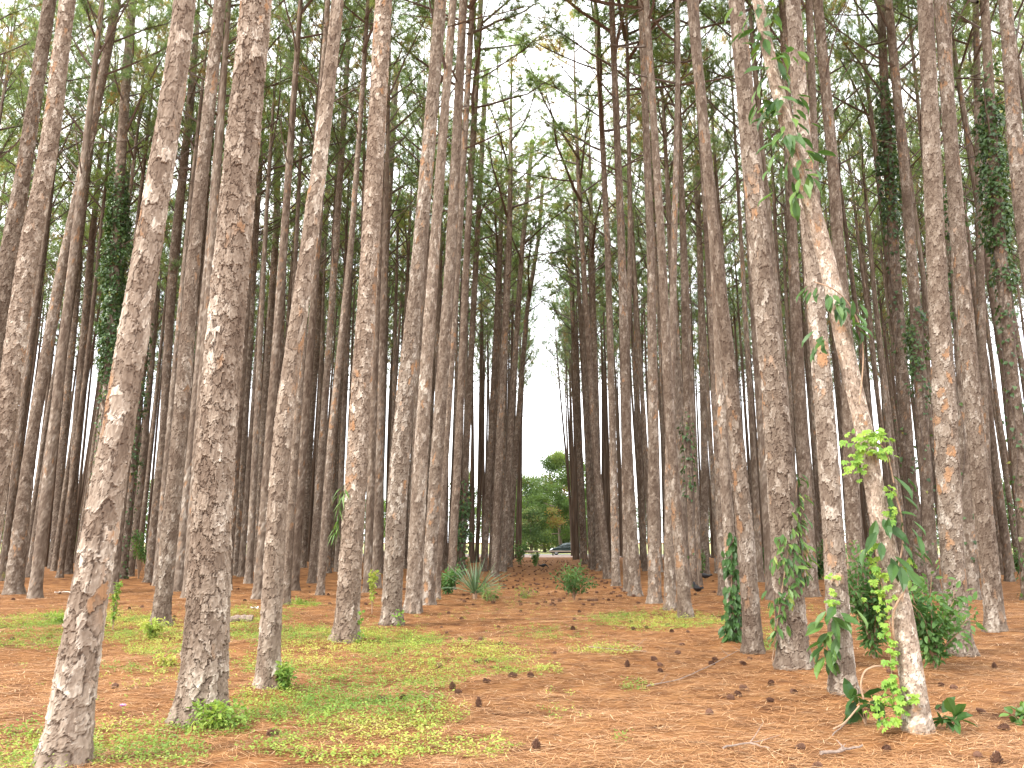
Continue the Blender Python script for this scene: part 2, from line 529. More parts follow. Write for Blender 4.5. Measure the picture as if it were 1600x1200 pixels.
def plain(name, c, rough=.8, var=.3, scale=20, bump=.3, spec=.2, metal=0, stretch=None):
    m, nt, out = new_mat(name)
    f = noise(nt, scale, 5, stretch=stretch)
    cc = ramp(nt, f, [(.25, tuple(x * (1 - var) for x in c)), (.75, tuple(min(1, x * (1 + var)) for x in c))])
    p = finish(nt, out, cc, rough, f, bump, .01, spec)
    p.inputs['Metallic'].default_value = metal
    return m


BARK = bark_material()
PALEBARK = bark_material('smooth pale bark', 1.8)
SUNLITBARK = bark_material('sunlit grey bark', 1.4)  # lightened bark copy: paler grey plus sunlight on the front trunks put into colour
TWIG = plain('twig bark', (.12, .092, .075), .9, .35, 30)
NEEDLE = leafy('pine needles', [(0, (.12, .19, .105)), (.45, (.17, .245, .13)), (.76, (.25, .30, .14)), (.82, (.28, .22, .11)), (1, (.30, .19, .10))], .55, .5, .25, .22)
IVY = leafy('ivy leaves', [(0, (.035, .07, .022)), (.7, (.075, .14, .04)), (.95, (.10, .16, .04)), (1, (.22, .22, .05))], .38, .22, .45, 0)
GLOSSY = leafy('large vine leaves', [(0, (.028, .07, .020)), (.6, (.062, .13, .032)), (.9, (.14, .23, .05)), (1, (.42, .40, .10))], .42, .3, .3, 0)
LIME = leafy('young creeper leaves', [(0, (.14, .27, .045)), (1, (.32, .46, .08))], .5, .4, .3, 0)
BUSH = leafy('bush leaves', [(0, (.055, .125, .042)), (.6, (.105, .205, .065)), (1, (.18, .28, .085))], .5, .35, .25, .12)
COVER = leafy('ground cover leaves', [(0, (.13, .24, .05)), (.5, (.27, .36, .075)), (.85, (.42, .45, .11)), (1, (.46, .40, .15))], .55, .35, .25, 0)
FARLEAF = leafy('far foliage', [(0, (.065, .11, .05)), (.6, (.11, .165, .075)), (.85, (.18, .235, .10)), (.9, (.18, .15, .075)), (1, (.22, .135, .075))], .6, .45, .2, .3)
LITTER = leafy('fallen pine needles', [(0, (.13, .058, .03)), (.45, (.36, .18, .082)), (.85, (.55, .32, .155)), (1, (.66, .48, .30))], .6, .1, .25, 0)
CONE = plain('pine cone scales', (.13, .066, .042), .8, .5, 40)
STEM = plain('vine stem', (.30, .20, .13), .85, .3, 40)
DEADWOOD = plain('dead wood', (.24, .18, .145), .9, .35, 25, .5, .1, 0, (1, 1, 1))
CUTWOOD = plain('cut wood', (.52, .30, .15), .8, .25, 30)


def floor_material():
    m, nt, out = new_mat('needle covered soil')
    big = noise(nt, .35, 5)
    mid = noise(nt, 3.0, 6)
    st1 = noise(nt, 9, 5, stretch=(1, 5, 1))
    st2 = noise(nt, 26, 4, stretch=(1.0, 3.2, 1))
    c = ramp(nt, mid, [(.28, (.135, .060, .029)), (.5, (.31, .148, .060)), (.72, (.46, .25, .108))])
    c = mix(nt, .6, c, ramp(nt, st1, [(.3, (.52, .47, .45)), (.7, (1.1, 1.06, 1.0))]), 'MULTIPLY')
    c = mix(nt, .55, c, ramp(nt, st2, [(.35, (.45, .40, .38)), (.65, (1.1, 1.1, 1.05))]), 'MULTIPLY')
    c = mix(nt, .6, c, ramp(nt, big, [(.35, (.72, .66, .64)), (.65, (1.08, 1.08, 1.08))]), 'MULTIPLY')
    h = mix(nt, .5, st1, st2)
    finish(nt, out, c, .9, h, 1.0, .05, .1)
    return m


# ------------------------------------------------------------------ setting: ground, verge, road
def structure(o):
    o['kind'] = 'structure'
    return o


def grid_sheet(name, xs, ys, mat, z=None):
    X, Y = np.meshgrid(xs, ys)
    Z = gz(X, Y) if z is None else np.full(X.shape, z)
    v = np.stack([X, Y, Z], -1).reshape(-1, 3)
    nx = len(xs)
    i, j = np.meshgrid(np.arange(nx - 1), np.arange(len(ys) - 1))
    a = (j * nx + i).ravel()
    g = Geo()
    g.add(v, np.stack([a, a + 1, a + nx + 1, a + nx], -1))
    return structure(g.obj(name, mat, smooth=True))


FLOOR = floor_material()
xs = np.concatenate([[-1500, -500, -150, -60], np.arange(-24, 24.01, .15), [60, 150, 500, 1500]])
ys = np.concatenate([[-300, -80, -20], np.arange(-2, 30, .12), np.arange(30, 50, .25), np.arange(50, 66, 1.0), [80, 120, 200, 400, 900, 1800]])
grid_sheet('forest_floor', xs, ys, FLOOR)

mverge, nt, out = new_mat('gravelly verge')
v1 = noise(nt, 1.2, 6)
v2 = noise(nt, 22, 4)
cc = ramp(nt, v1, [(.3, (.30, .19, .14)), (.7, (.40, .31, .26))])
cc = mix(nt, .5, cc, ramp(nt, v2, [(.3, (.5, .5, .5)), (.7, (1.1, 1.1, 1.1))]), 'MULTIPLY')
finish(nt, out, cc, .95, v2, .5, .02)
grid_sheet('verge', np.linspace(-130, 130, 40), np.linspace(84, 97, 6), mverge, .006)
ROADM = plain('worn asphalt', (.17, .165, .165), .9, .2, 40)
grid_sheet('road', np.linspace(-220, 220, 30), np.linspace(97, 106, 4), ROADM, .012)
mgrass, nt, out = new_mat('dry roadside grass')
g1 = noise(nt, .25, 6)
finish(nt, out, ramp(nt, g1, [(.3, (.16, .2, .06)), (.55, (.33, .33, .13)), (.75, (.55, .48, .28))]), .95, g1, .4, .05)
grid_sheet('grass_field', np.linspace(-500, 500, 40), np.linspace(106, 600, 20), mgrass, .008)


# ------------------------------------------------------------------ pine trunks
def trunk_geo(axis, rad, zs, nseg, seed, amp=.013, cw=.085, ch=.115, flare=True):
    """rings along the centre line with plated bark displaced as real geometry; returns Geo, attribute"""
    zs = np.asarray(zs, float)
    n = len(zs)
    cx, cyy = axis(zs)
    r = rad(zs)
    th = np.arange(nseg) / nseg
    TH, Z = np.meshgrid(th, zs)
    Rr = np.repeat(r[:, None], nseg, 1)
    rm = max(.06, float(np.interp(2.0, zs, r)))
    per = max(6, int(round(2 * math.pi * rm / cw)))
    u = TH * per
    v = Z / ch
    wu = (vnoise(u * 3, v * 3, per * 3, seed) - .5) * .40 + (vnoise(u * 8, v * 7, per * 8, seed + 1) - .5) * .26
    wv = (vnoise(u * 3, v * 3, per * 3, seed + 3) - .5) * .45 + (vnoise(u * 8, v * 7, per * 8, seed + 4) - .5) * .26
    wu2 = vnoise(u, v * .6, per, seed + 41) - .5
    wv2 = vnoise(u, v * .6, per, seed + 43) - .5
    e, ia, ib, du, dv = cells(u + wu + .7 * wu2, v + wv + .9 * wv2, per, seed + 100)
    e2, ja, jb, du2, dv2 = cells(u * 2 + 1.5 * wu + 1.1 * wu2, v * 1.7 + 1.2 * wv, per * 2, seed + 200)
    e3, ka, kb, du3, dv3 = cells(u * 4 + 2.0 * wu, v * 3.4 + 1.6 * wv + wv2, per * 4, seed + 300)
    crack = 1 - sstep(.0, .11, e)
    crack2 = (1 - sstep(.0, .12, e2)) * (jb > .45)
    fine = vnoise(u * 11, v * 5, per * 11, seed + 5) - .5
    lip = (1 - sstep(.05, .32, e)) * sstep(-.15, .35, (ib - .5) * 2 * du - (.35 + .5 * ia) * dv)
    lip2 = (1 - sstep(.03, .30, e2)) * sstep(-.1, .35, (jb - .5) * 2 * du2 - (.3 + .6 * ja) * dv2)
    d = .55 * (ia - .35) + .55 * lip + .42 * lip2 + .45 * (ja - .5) + .22 * (ka - .5) - .70 * crack - .30 * crack2 + .28 * fine
    A = amp * np.clip(Rr / .2, .3, 1.25)
    lump = (vnoise(TH * 4, Z * 1.1, 4, seed + 60) - .5) * .06
    rr = Rr * (1 + lump) + A * (d - .85)
    if flare:
        ph = seed * 1.7
        fl = np.exp(-np.maximum(Z, 0) / .16)
        lobe = .5 + .5 * np.sin(TH * 2 * math.pi * 4 + ph) * np.sin(TH * 2 * math.pi * 3 + ph * 2.2)
        rr = rr + Rr * fl * (.12 + .36 * lobe)
    x = cx[:, None] + rr * np.cos(TH * 2 * math.pi)
    y = cyy[:, None] + rr * np.sin(TH * 2 * math.pi)
    V = np.stack([x, y, Z], -1).reshape(-1, 3)
    i = np.arange(n - 1)[:, None] * nseg
    j = np.arange(nseg)[None, :]
    kk = (j + 1) % nseg
    f = np.stack([i + j, i + kk, i + nseg + kk, i + nseg + j], -1).reshape(-1, 4)
    g = Geo()
    g.add(V, f)
    big = vnoise(TH * 3, Z * .8, 3, seed + 77)
    orange = sstep(.84, .97, ib * .72 + big * .34 + .12 * (ja - .5)) * (1 - crack)
    plate = np.clip(.42 * ia + .30 * ja + .16 * ka + .25 * fine + .06 + .35 * (big - .5) + .12 * (lip + lip2), 0, 1)
    at = np.stack([plate, np.clip(crack + .6 * crack2, 0, 1), orange * (.5 + .5 * ja), np.ones_like(plate)], -1).reshape(-1, 4)
    return g, at


# ------------------------------------------------------------------ pine crowns
def crown_geos(seed, axis, H=27.5, z0=17.2, nl=20, twigs=3.3, kn=17, ln=.29, w=.0135, sides=4, dead=7, tuft_step=.2, spread_l=1.0):
    rng = np.random.default_rng(seed)
    gb = Geo()
    P, D, T = [], [], []

    def limb(z, az, L, el, bare):
        ax, ay = axis(np.array([z]))
        p0 = np.array([ax[0], ay[0], z])
        d = np.array([math.cos(az) * math.cos(el), math.sin(az) * math.cos(el), math.sin(el)])
        side = np.array([-math.sin(az), math.cos(az), 0]) * rng.uniform(-.25, .25)
        s = np.linspace(0, 1, 6)[:, None]
        pts = p0 + d * L * s + side * L * s ** 2 + np.array([0, 0, rng.uniform(.05, .32)]) * L * s ** 2 + rng.normal(0, .03, (6, 3)) * s * L * .5
        r0 = .010 + .010 * L
        tube(gb, pts, np.linspace(r0, r0 * .28, 6), sides)
        if bare:
            for q in range(int(L * 2)):
                i = rng.integers(2, 5)
                dd = norm(d + rng.normal(0, .6, 3))
                tube(gb, np.array([pts[i], pts[i] + dd * rng.uniform(.15, .5)]), [.008, .003], 3)
            return
        brown = rng.random() < .10
        for q in range(int(L * twigs) + 3):
            sq = rng.uniform(.28, 1.0)
            i = min(4, int(sq * 5))
            b = pts[i] + (pts[i + 1] - pts[i]) * (sq * 5 - i)
            dd = norm(d * .55 + rng.normal(0, .55, 3) + np.array([0, 0, .35]))
            l = rng.uniform(.3, .85) * (.6 + .14 * L)
            mid = b + dd * l * .5 + np.array([0, 0, .04 * l])
            end = b + dd * l + np.array([0, 0, .14 * l])
            tube(gb, np.array([b, mid, end]), [.010, .007, .004], 3)
            tn = rng.uniform(.05, .72) if not brown and rng.random() > .07 else rng.uniform(.8, 1.0)
            for t in np.concatenate([np.arange(.5, .9, tuft_step / l * 1.6), [.92, 1.0]]):
                P.append(b + (end - b) * t)
                D.append(dd)
                T.append(min(1, max(0, tn + rng.normal(0, .04))))
        P.append(pts[-1])
        D.append(d)
        T.append(.4)

    for i in range(nl):
        t = (i + rng.random()) / nl
        z = z0 + (H - .5 - z0) * t
        L = (3.7 * (1 - t) ** .75 + .6) * rng.uniform(.55, 1.15) * spread_l
        limb(z, i * 2.399 + rng.uniform(-.5, .5), L, rng.uniform(R(18), R(52)) + t * .3, False)
    for i in range(dead):
        z = z0 - 4.5 * rng.random() ** 1.3
        limb(z, rng.uniform(0, 6.28), rng.uniform(.4, 1.9), rng.uniform(R(-5), R(45)), True)
    ax, ay = axis(np.array([H]))
    P.append(np.array([ax[0], ay[0], H]))
    D.append(np.array([0, 0, 1.0]))
    T.append(.5)
    needles(gb, np.array(P), np.array(D), kn, ln, w, rng, 1, np.array(T))
    return gb


def bend_axis(seed):
    rng = np.random.default_rng(seed)
    a, b, c, d = rng.uniform(-.16, .16, 4)
    p = rng.uniform(0, 6.28, 2)

    def ax(z):
        z = np.asarray(z, float)
        q = np.clip(z / 27, 0, 1)
        return (a * np.sin(q * 5 + p[0]) - a * math.sin(p[0]) + c * q * q, b * np.sin(q * 4.2 + p[1]) - b * math.sin(p[1]) + d * q * q)
    return ax


def straight(z):
    z = np.asarray(z, float)
    return z * 0, z * 0


def proto_rad(z):
    return np.interp(z, [-.2, 1.0, 6, 13, 20, 27], [.185, .170, .148, .115, .078, .018])


PROTO = []
for k in range(6):
    ax = straight if k < 2 else bend_axis(50 + k)
    zz = np.concatenate([[-.15], np.arange(0, 14, .075), np.arange(14, 27.01, .16)])
    tg, at = trunk_geo(ax, proto_rad, zz, 26, 900 + k, amp=.016, cw=.10, ch=.16)
    gb = crown_geos(300 + k, ax)
    PROTO.append((tg.mesh('trunk', BARK, True, at), gb.mesh('crown', [TWIG, NEEDLE])))


CENTER = {}      # key -> (axis function in world coordinates, radius function, base y)


def make_tree(key, pts, label, idx):
    b = gp(pts[0][0], pts[0][1])
    Y0 = b[1]
    X, Z, Rd = [], [], []
    for (px, py, w) in pts:
        p = at_depth(px, py, Y0)
        X.append(p[0])
        Z.append(p[2])
        Rd.append(w * .5 / FPX * fdepth(p))
    Z[0] = 0.0
    Rd = [r * ((.95 if q == 0 else .92)) for q, r in enumerate(Rd)]
    crooked = key == 'S'
    H = 10.5 if crooked else 26.0 + 2.5 * hsh(idx, 3, 5)
    sl = (X[-1] - X[0]) / max(.5, Z[-1] - Z[0])
    s = 0 if not crooked else -.12
    zt = Z[-1]
    rt = Rd[-1]
    nn = 6
    for q in range(1, nn + 1):
        z = zt + (H - zt) * q / nn
        X.append(X[-1] + (sl * (1 - q / nn) * .6 + s) * (H - zt) / nn)
        Z.append(z)
        Rd.append(rt + (.018 - rt) * (q / nn) ** 1.25)
    X, Z, Rd = map(np.array, (X, Z, Rd))
    x0 = X[0]
    # smooth the centre line a little
    zz = np.linspace(0, H, 120)
    xx = np.interp(zz, Z, X)
    ker = np.ones(9) / 9
    xs_ = np.convolve(np.pad(xx, 4, mode='edge'), ker, 'valid')
    xs_[0] = xx[0]
    rng = np.random.default_rng(idx + 1000)
    wob = rng.uniform(-.05, .05) * (1.5 if crooked else 1)
    yy = wob * np.sin(zz / H * 6.5) * 2.0
    rr = np.interp(zz, Z, Rd)
    rr = np.convolve(np.pad(rr, 4, mode='edge'), ker, 'valid')

    def ax(z):
        return np.interp(z, zz, xs_) - x0, np.interp(z, zz, yy)

    def rad(z):
        return np.interp(z, zz, rr)
    bz = float(gz(x0, Y0))
    CENTER[key] = (lambda z: (ax(z)[0] + x0, ax(z)[1] + Y0), rad, Y0)
    t = thing('pine_tree', label, 'pine tree', (x0, Y0, bz), 'pine trees of the plantation')
    step = min(.06, max(.0085, Y0 * .0011))
    ztop = min(H, 1.6 + Y0 * .92 + .4)
    zl = np.concatenate([np.arange(-.15, ztop, step * 1.15), np.linspace(ztop, H, 14)[1:] if ztop < H - .3 else [H]])
    ns = int(max(20, min(190, 2 * math.pi * rad(1.0) / step)))
    thin = crooked
    g, at = trunk_geo(ax, rad, zl, ns, 17 * idx + 3, amp=.007 if thin else .018, cw=.05 if thin else .085 + .03 * hsh(idx, 1, 2), ch=.07 if thin else .15 + .04 * hsh(idx, 2, 2))
    g.obj('trunk', PALEBARK if crooked else SUNLITBARK if key in 'ABCDFJ' else BARK, t, Y0 > 16, at)
    if crooked:
        gb = crown_geos(77, lambda z: ax(z), H=10.4, z0=8.0, nl=9, dead=0, spread_l=.45)
        gb.obj('crown', [TWIG, NEEDLE], t)
        return
    _, mc = PROTO[idx % 2]
    a0 = ax(12.0)
    a1 = ax(H)
    d = Vector((float(a1[0] - a0[0]), float(a1[1] - a0[1]), H - 12.0)).normalized()
    q = Vector((0, 0, 1)).rotation_difference(d) @ Matrix.Rotation(idx * 1.9, 3, 'Z').to_quaternion()
    cw_ = 1.65 if abs(x0) < 4.2 and Y0 > 14 else 1.15
    sc = Vector((cw_, cw_, H / 27.0))
    off = Vector((float(a0[0]), float(a0[1]), 12.0)) - q @ Vector((0, 0, 12.0 * H / 27))
    for nm, me in (('crown', mc),):
        o = link(nm, me, t)
        o.rotation_mode = 'QUATERNION'
        o.rotation_quaternion = q
        o.scale = sc
        o.location = off


for i, (key, pts, label) in enumerate(TREES):
    make_tree(key, pts, label, i)

# the plantation grid behind them
rng = np.random.default_rng(11)
ORD = ['first', 'second', 'third', 'fourth', 'fifth', 'sixth', 'seventh', 'eighth', 'ninth', 'tenth', 'eleventh', 'twelfth',
       'thirteenth', 'fourteenth', 'fifteenth', 'sixteenth', 'seventeenth', 'eighteenth', 'nineteenth', 'twentieth']
cand = []
for side in (-1, 1):
    for row in range(17 if side < 0 else 15):
        Xr = side * (3.12 + row * 2.75)
        y = 21.0 + rng.uniform(0, 2.5) + (2.0 if row == 0 else 0)
        first = row == 0
        while y < (90 if side < 0 else 95):
            x = Xr + rng.normal(0, .18 if first else .32)
            yy_ = y + rng.normal(0, .35)
            y += rng.uniform(1.6, 2.3) if first else rng.uniform(2.1, 3.0)
            if rng.random() < .10 and not first:
                continue
            if np.min(np.hypot((base_xy[:, 0] - x), (base_xy[:, 1] - yy_) * .55)) < 1.15:
                continue
            if first and yy_ < (44 if side < 0 else 43):
                continue
            px, _ = project((x, yy_, 1.0))
            pt, _ = project((x, yy_, 18.0))
            if min(px, pt) > 1680 or max(px, pt) < -80:
                continue
            cand.append((math.hypot(x, yy_), x, yy_, side, row))
cand.sort()
n_single = 288 - len(TREES)
for i, (dd, x, y, side, row) in enumerate(cand[:n_single]):
    depth = 'near its front' if y < 30 else ('about halfway back' if y < 45 else 'deep in the stand')
    lab = f"thin pine in the {ORD[row]} row {'left' if side < 0 else 'right'} of the aisle, {depth}"
    t = thing('pine_tree', lab, 'pine tree', (x, y, float(gz(x, y)) - .02), 'pine trees of the plantation')
    s = rng.uniform(.78, 1.12)
    t.scale = (s, s, rng.uniform(.94, 1.1))
    t.rotation_euler = (R(rng.normal(0, .7)), R(rng.normal(0 if row else -side * 1.0, .6)), 0)
    spin = rng.uniform(0, 6.28)
    mt, mc = PROTO[int(rng.integers(0, 6))]
    for nm, me in (('trunk', mt), ('crown', mc)):
        o = link(nm, me, t)
        o.rotation_euler = (0, 0, spin)
        if nm == 'crown' and row == 0:
            o.scale = (1.65, 1.65, 1) if y < 46 else (1.05, 1.05, 1)

# the rest of the far trees read as one mass
LOD = []
for k in range(5):
    ax = bend_axis(80 + k)
    zz = np.concatenate([[-.15, .1, .4], np.arange(1, 27.01, 1.0)])
    cx_, cy_ = ax(zz)
    gt = Geo()
    tube(gt, np.stack([cx_, cy_, zz], -1), proto_rad(zz) * np.where(zz < .3, 1.25, 1.0), 8)
    gb = crown_geos(600 + k, ax, nl=16, z0=18.0, twigs=2.2, kn=8, ln=.36, w=.032, sides=3, dead=5, tuft_step=.3)
    LOD.append((gt, gb))
far = Geo()
for (dd, x, y, side, row) in cand[n_single:]:
    a = rng.uniform(0, 6.28)
    s = rng.uniform(.78, 1.12)
    lx, ly = rng.normal(0, .012, 2)
    lx -= side * .02 * (row == 0)
    if row == 0:
        s *= .85
    M = np.array([[math.cos(a) * s, -math.sin(a) * s, lx], [math.sin(a) * s, math.cos(a) * s, ly], [0, 0, rng.uniform(.94, 1.1)]])
    for part, mi in zip(LOD[int(rng.integers(0, 5))], (0, 1)):
        far.merge(part, M, np.array([x, y, 0.0]), mi)
if far.n:
    # far trunks carry the bark colours as an attribute too
    nv = far.n
    rr = np.random.default_rng(4)
    att = np.stack([np.clip(rr.normal(.42, .2, nv), 0, 1), np.clip(rr.normal(.3, .25, nv), 0, 1), np.clip(rr.normal(-.05, .2, nv), 0, 1), np.ones(nv)], -1)
    o = far.obj('distant_pines', [BARK, TWIG, NEEDLE], None, False, att)
    o['kind'] = 'stuff'
    o['label'] = 'mass of distant pine trunks and crowns deep in the plantation'
print('explicit', len(TREES), 'grid', len(cand), 'mass', max(0, len(cand) - n_single))


# ------------------------------------------------------------------ litter and ground cover
def to_px(P):
    q = P - EYEP
    c = np.maximum(q @ FWD, .01)
    return 800 + FPX * (q @ RGT) / c, 600 - FPX * (q @ UPV) / c


# low green weeds: where the photograph shows them (centre, radii, density in picture terms, used once to lay them out on the ground)
PATCH = [(130, 978, 150, 24, .75), (60, 1003, 90, 16, .6), (215, 985, 75, 26, .85), (250, 1010, 60, 20, .7), (45, 1180, 90, 40, .7),
         (200, 1172, 130, 38, .75), (330, 1132, 75, 26, 1.0), (480, 1105, 130, 32, .95), (600, 1125, 130, 45, .8), (560, 1175, 170, 26, .8),
         (400, 965, 60, 18, .55), (470, 1000, 90, 24, .7), (450, 1035, 90, 22, .6), (600, 1004, 110, 22, .9), (700, 1028, 150, 24, .7),
         (790, 1050, 90, 14, .55), (650, 1060, 100, 20, .6), (720, 1172, 90, 24, .5), (1030, 972, 125, 15, .75), (950, 1020, 60, 10, .6),
         (990, 1072, 28, 9, .5), (860, 992, 70, 9, .3), (820, 1056, 60, 8, .4), (470, 944, 35, 8, .8), (382, 930, 18, 6, .8), (210, 1060, 90, 18, .25),
         (800, 935, 60, 7, .3), (30, 960, 60, 8, .3), (1190, 1000, 30, 24, .3), (890, 1120, 40, 10, .2), (980, 1165, 30, 8, .2), (300, 1040, 60, 30, .4),
         (930, 905, 25, 6, .3), (1240, 960, 60, 10, .15), (560, 1060, 90, 24, .55), (385, 990, 45, 18, .6)]


def cover_density(P):
    px, py = to_px(P)
    d = np.zeros(len(P))
    for cx, cy_, rx, ry, a in PATCH:
        e = ((px - cx) / rx) ** 2 + ((py - cy_) / ry) ** 2
        d = np.maximum(d, a * (1 - sstep(.35, 1.35, e)))
    n = vnoise(P[:, 0] * 2.3 + 50, P[:, 1] * 2.3 + 50, 1 << 20, 5) * .6 + vnoise(P[:, 0] * 6 + 50, P[:, 1] * 6 + 50, 1 << 20, 6) * .4
    base = .05 * (px < 900)
    return np.clip(d * sstep(.30, .62, n + .24 * d) + base * (n > .6), 0, 1)


rng = np.random.default_rng(21)
n0 = 110000
P = np.stack([rng.uniform(-12, 7.5, n0), 4.6 + 17 * rng.random(n0) ** 1.5, np.zeros(n0)], -1)
dens = cover_density(P)
P = P[rng.random(n0) < dens * .95]
P[:, 2] = gz(P[:, 0], P[:, 1])
k = 9
Q = np.repeat(P, k, 0)
az = rng.uniform(0, 6.28, len(Q))
el = rng.uniform(-.15, .9, len(Q))
hh = np.repeat(rng.gamma(2.0, .024, len(P)), k) + .006
tone = np.repeat(np.clip(vnoise(P[:, 0] * 1.3 + 9, P[:, 1] * 1.3 + 9, 1 << 20, 8) * .9 + rng.normal(0, .16, len(P)), 0, 1), k)
Y = np.stack([np.cos(az) * np.cos(el), np.sin(az) * np.cos(el), np.sin(el) - .2], -1)
off = Y * np.array([1, 1, .2]) * rng.uniform(.004, .05, (len(Q), 1)) + np.stack([az * 0, az * 0, hh * rng.uniform(.3, 1.2, len(Q))], -1)
g = Geo()
leaves(g, DIAM, Q + off, Y, np.array([0, 0, 1.0]) + rng.normal(0, .3, (len(Q), 3)), rng.uniform(.013, .036, len(Q)), 0, np.clip(tone + rng.normal(0, .1, len(Q)), 0, 1))
o = g.obj('ground_cover', COVER)
o['kind'] = 'stuff'
o['label'] = 'low yellow green weeds spreading over the needle litter'

n0 = 190000
y = 4.6 + 22 * rng.random(n0) ** 1.9
x = rng.uniform(-1, 1, n0) * (y * .78 + .6)
P = np.stack([x, y, gz(x, y)], -1)
clump = vnoise(x * 2.2 + 70, y * 3.5 + 70, 1 << 20, 15)
keep = rng.random(n0) < np.clip(.25 + 1.3 * clump, 0, 1) * (1 - .45 * cover_density(P))
P, clump = P[keep], clump[keep]
n = len(P)
az = rng.normal(0, .75, n) + (rng.random(n) < .3) * rng.uniform(-1.5, 1.5, n)
L = rng.uniform(.10, .25, n)
d = np.stack([np.cos(az), np.sin(az), rng.normal(0, .07, n)], -1)
s_ = np.stack([-np.sin(az), np.cos(az), np.zeros(n)], -1) * (.0009 + .00020 * P[:, 1:2])
P[:, 2] += .004 + rng.random(n) * (.006 + .028 * clump)
bow = np.stack([-np.sin(az), np.cos(az), rng.uniform(.0, .35, n)], -1) * (rng.normal(0, .045, n) * L)[:, None]
bow[:, 2] = np.abs(bow[:, 2])
c0, c1, c2 = P - d * L[:, None] * .5, P + bow, P + d * L[:, None] * .5
c0[:, 2] = np.maximum(c0[:, 2], gz(c0[:, 0], c0[:, 1]) + .003)
c2[:, 2] = np.maximum(c2[:, 2], gz(c2[:, 0], c2[:, 1]) + .003)
V = np.stack([c0 - s_, c0 + s_, c1 - s_, c1 + s_, c2], 1).reshape(-1, 3)
b5 = np.arange(n)[:, None] * 5
g = Geo()
g.add(V, np.concatenate([b5 + np.array([[0, 2, 3]]), b5 + np.array([[0, 3, 1]]), b5 + np.array([[2, 4, 3]])]), 0, np.repeat(np.clip(rng.normal(.5, .27, n), 0, 1), 5))
o = g.obj('fallen_pine_needles', LITTER)
o['kind'] = 'stuff'
o['label'] = 'orange brown fallen pine needles carpeting the ground'

# ------------------------------------------------------------------ pine cones
CONES = []
for q in range(3):
    r2 = np.random.default_rng(60 + q)
    g = Geo()
    zz = np.linspace(-.5, .5, 7)
    tube(g, np.stack([zz * 0, zz * 0, zz], -1), [.06, .2, .25, .24, .2, .13, .03], 7)
    for ring_ in range(9):
        t = ring_ / 8
        z = -.46 + .9 * t
        rad_ = .40 * math.sin(math.pi * (.18 + .72 * t) ** .9) + .03
        ns = 9 if ring_ < 7 else 5
        for j in range(ns):
            a = j * 6.283 / ns + ring_ * .37 + r2.normal(0, .06)
            dr = np.array([math.cos(a), math.sin(a), 0])
            sd_ = np.array([-math.sin(a), math.cos(a), 0]) * .11
            up = np.array([0, 0, 1.0])
            p1 = dr * rad_ * .45 + up * z
            p2 = dr * rad_ * r2.uniform(.95, 1.15) + up * (z + .10 + .12 * t)
            mm = (p1 + p2) / 2 - up * .015
            v = np.array([p1, mm + sd_, p2 + sd_ * .45, p2 - sd_ * .45, mm - sd_, p2 - up * .06])
            g.add(v, [[0, 1, 2], [0, 2, 3], [0, 3, 4], [1, 5, 2], [2, 5, 3], [3, 5, 4], [0, 5, 1], [0, 4, 5]])
    CONES.append(g.mesh('pine_cone', CONE))


def cone(x, y, label, group, size=None, upright=False):
    size = size and size * rng.uniform(.75, 1.0)
    s = size or rng.uniform(.055, .10)
    o = link('pine_cone', CONES[int(rng.integers(0, 3))])
    o.location = (x, y, float(gz(x, y)) + s * (.22 if not upright else .40))
    o.scale = (s, s, s * rng.uniform(.9, 1.15))
    o.rotation_euler = (0 if upright else R(rng.uniform(60, 120)), R(rng.uniform(-15, 15)), rng.uniform(0, 6.28))
    tag(o, label, 'pine cone', group)


for px, py, up, lab in [
        (707, 1074, True, 'upright dark cone among sparse weeds in front of the aisle'),
        (748, 1103, True, 'pointed cone standing on bare needles in the middle of the clearing'),
        (838, 1172, True, 'large cone standing nearest the bottom edge in the middle'),
        (180, 1075, False, 'dark cone on needles between the leaning pine and the thickest pine'),
        (425, 1147, False, 'cone among bright weeds right of the thickest pine'),
        (1471, 1070, False, 'dark cone touching the right side of the crooked tree base, upper of two'),
        (1490, 1075, False, 'round dark cone just right of the crooked tree'),
        (1554, 1042, True, 'cone standing alone below the bare straight pine at the right'),
        (1468, 1103, False, 'black cone pressed against the foot of the crooked tree, lower of two'),
        (1534, 1111, False, 'brown cone right of the crooked tree above the small glossy plant'),
        (1142, 1087, False, 'cone on bare orange needles left of the orange patched pine'),
        (1162, 1074, False, 'smaller cone behind another, left of the orange patched pine'),
        (1558, 1194, True, 'cone cut by the bottom edge near the right corner'),
        (1022, 1030, False, 'large cone of a pair in the clearing right of the green patch'),
        (1031, 1036, False, 'second cone of a close pair in the clearing right of the green patch'),
        (980, 1041, True, 'upright dark cone left of the close pair in the clearing')]:
    p = gp(px, py, .03)
    cone(p[0], p[1], lab, 'pine cones on the forest floor', .10, up)
taken = []
ZONES = [(110, -2.6, 2.7, 17, 52, 'dark pine cone lying on the orange litter along the aisle'),
         (40, -2.2, 3.0, 8, 17, 'brown pine cone on the clearing in front of the aisle'),
         (55, 3.4, 12, 9, 30, 'pine cone on bare needles among the trunks right of the aisle'),
         (45, -15, -4.5, 13, 30, 'pine cone on bare needles among the trunks left of the aisle'),
         (14, 1.0, 5.0, 5.6, 9, 'brown pine cone on open needles left of the crooked tree')]
for cnt, xa, xb, ya, yb, lab in ZONES:
    k = 0
    while k < cnt:
        x, y = rng.uniform(xa, xb), rng.uniform(ya, yb)
        if np.min(np.hypot(base_xy[:, 0] - x, base_xy[:, 1] - y)) < .45:
            continue
        k += 1
        cone(x, y, lab, 'pine cones on the forest floor')

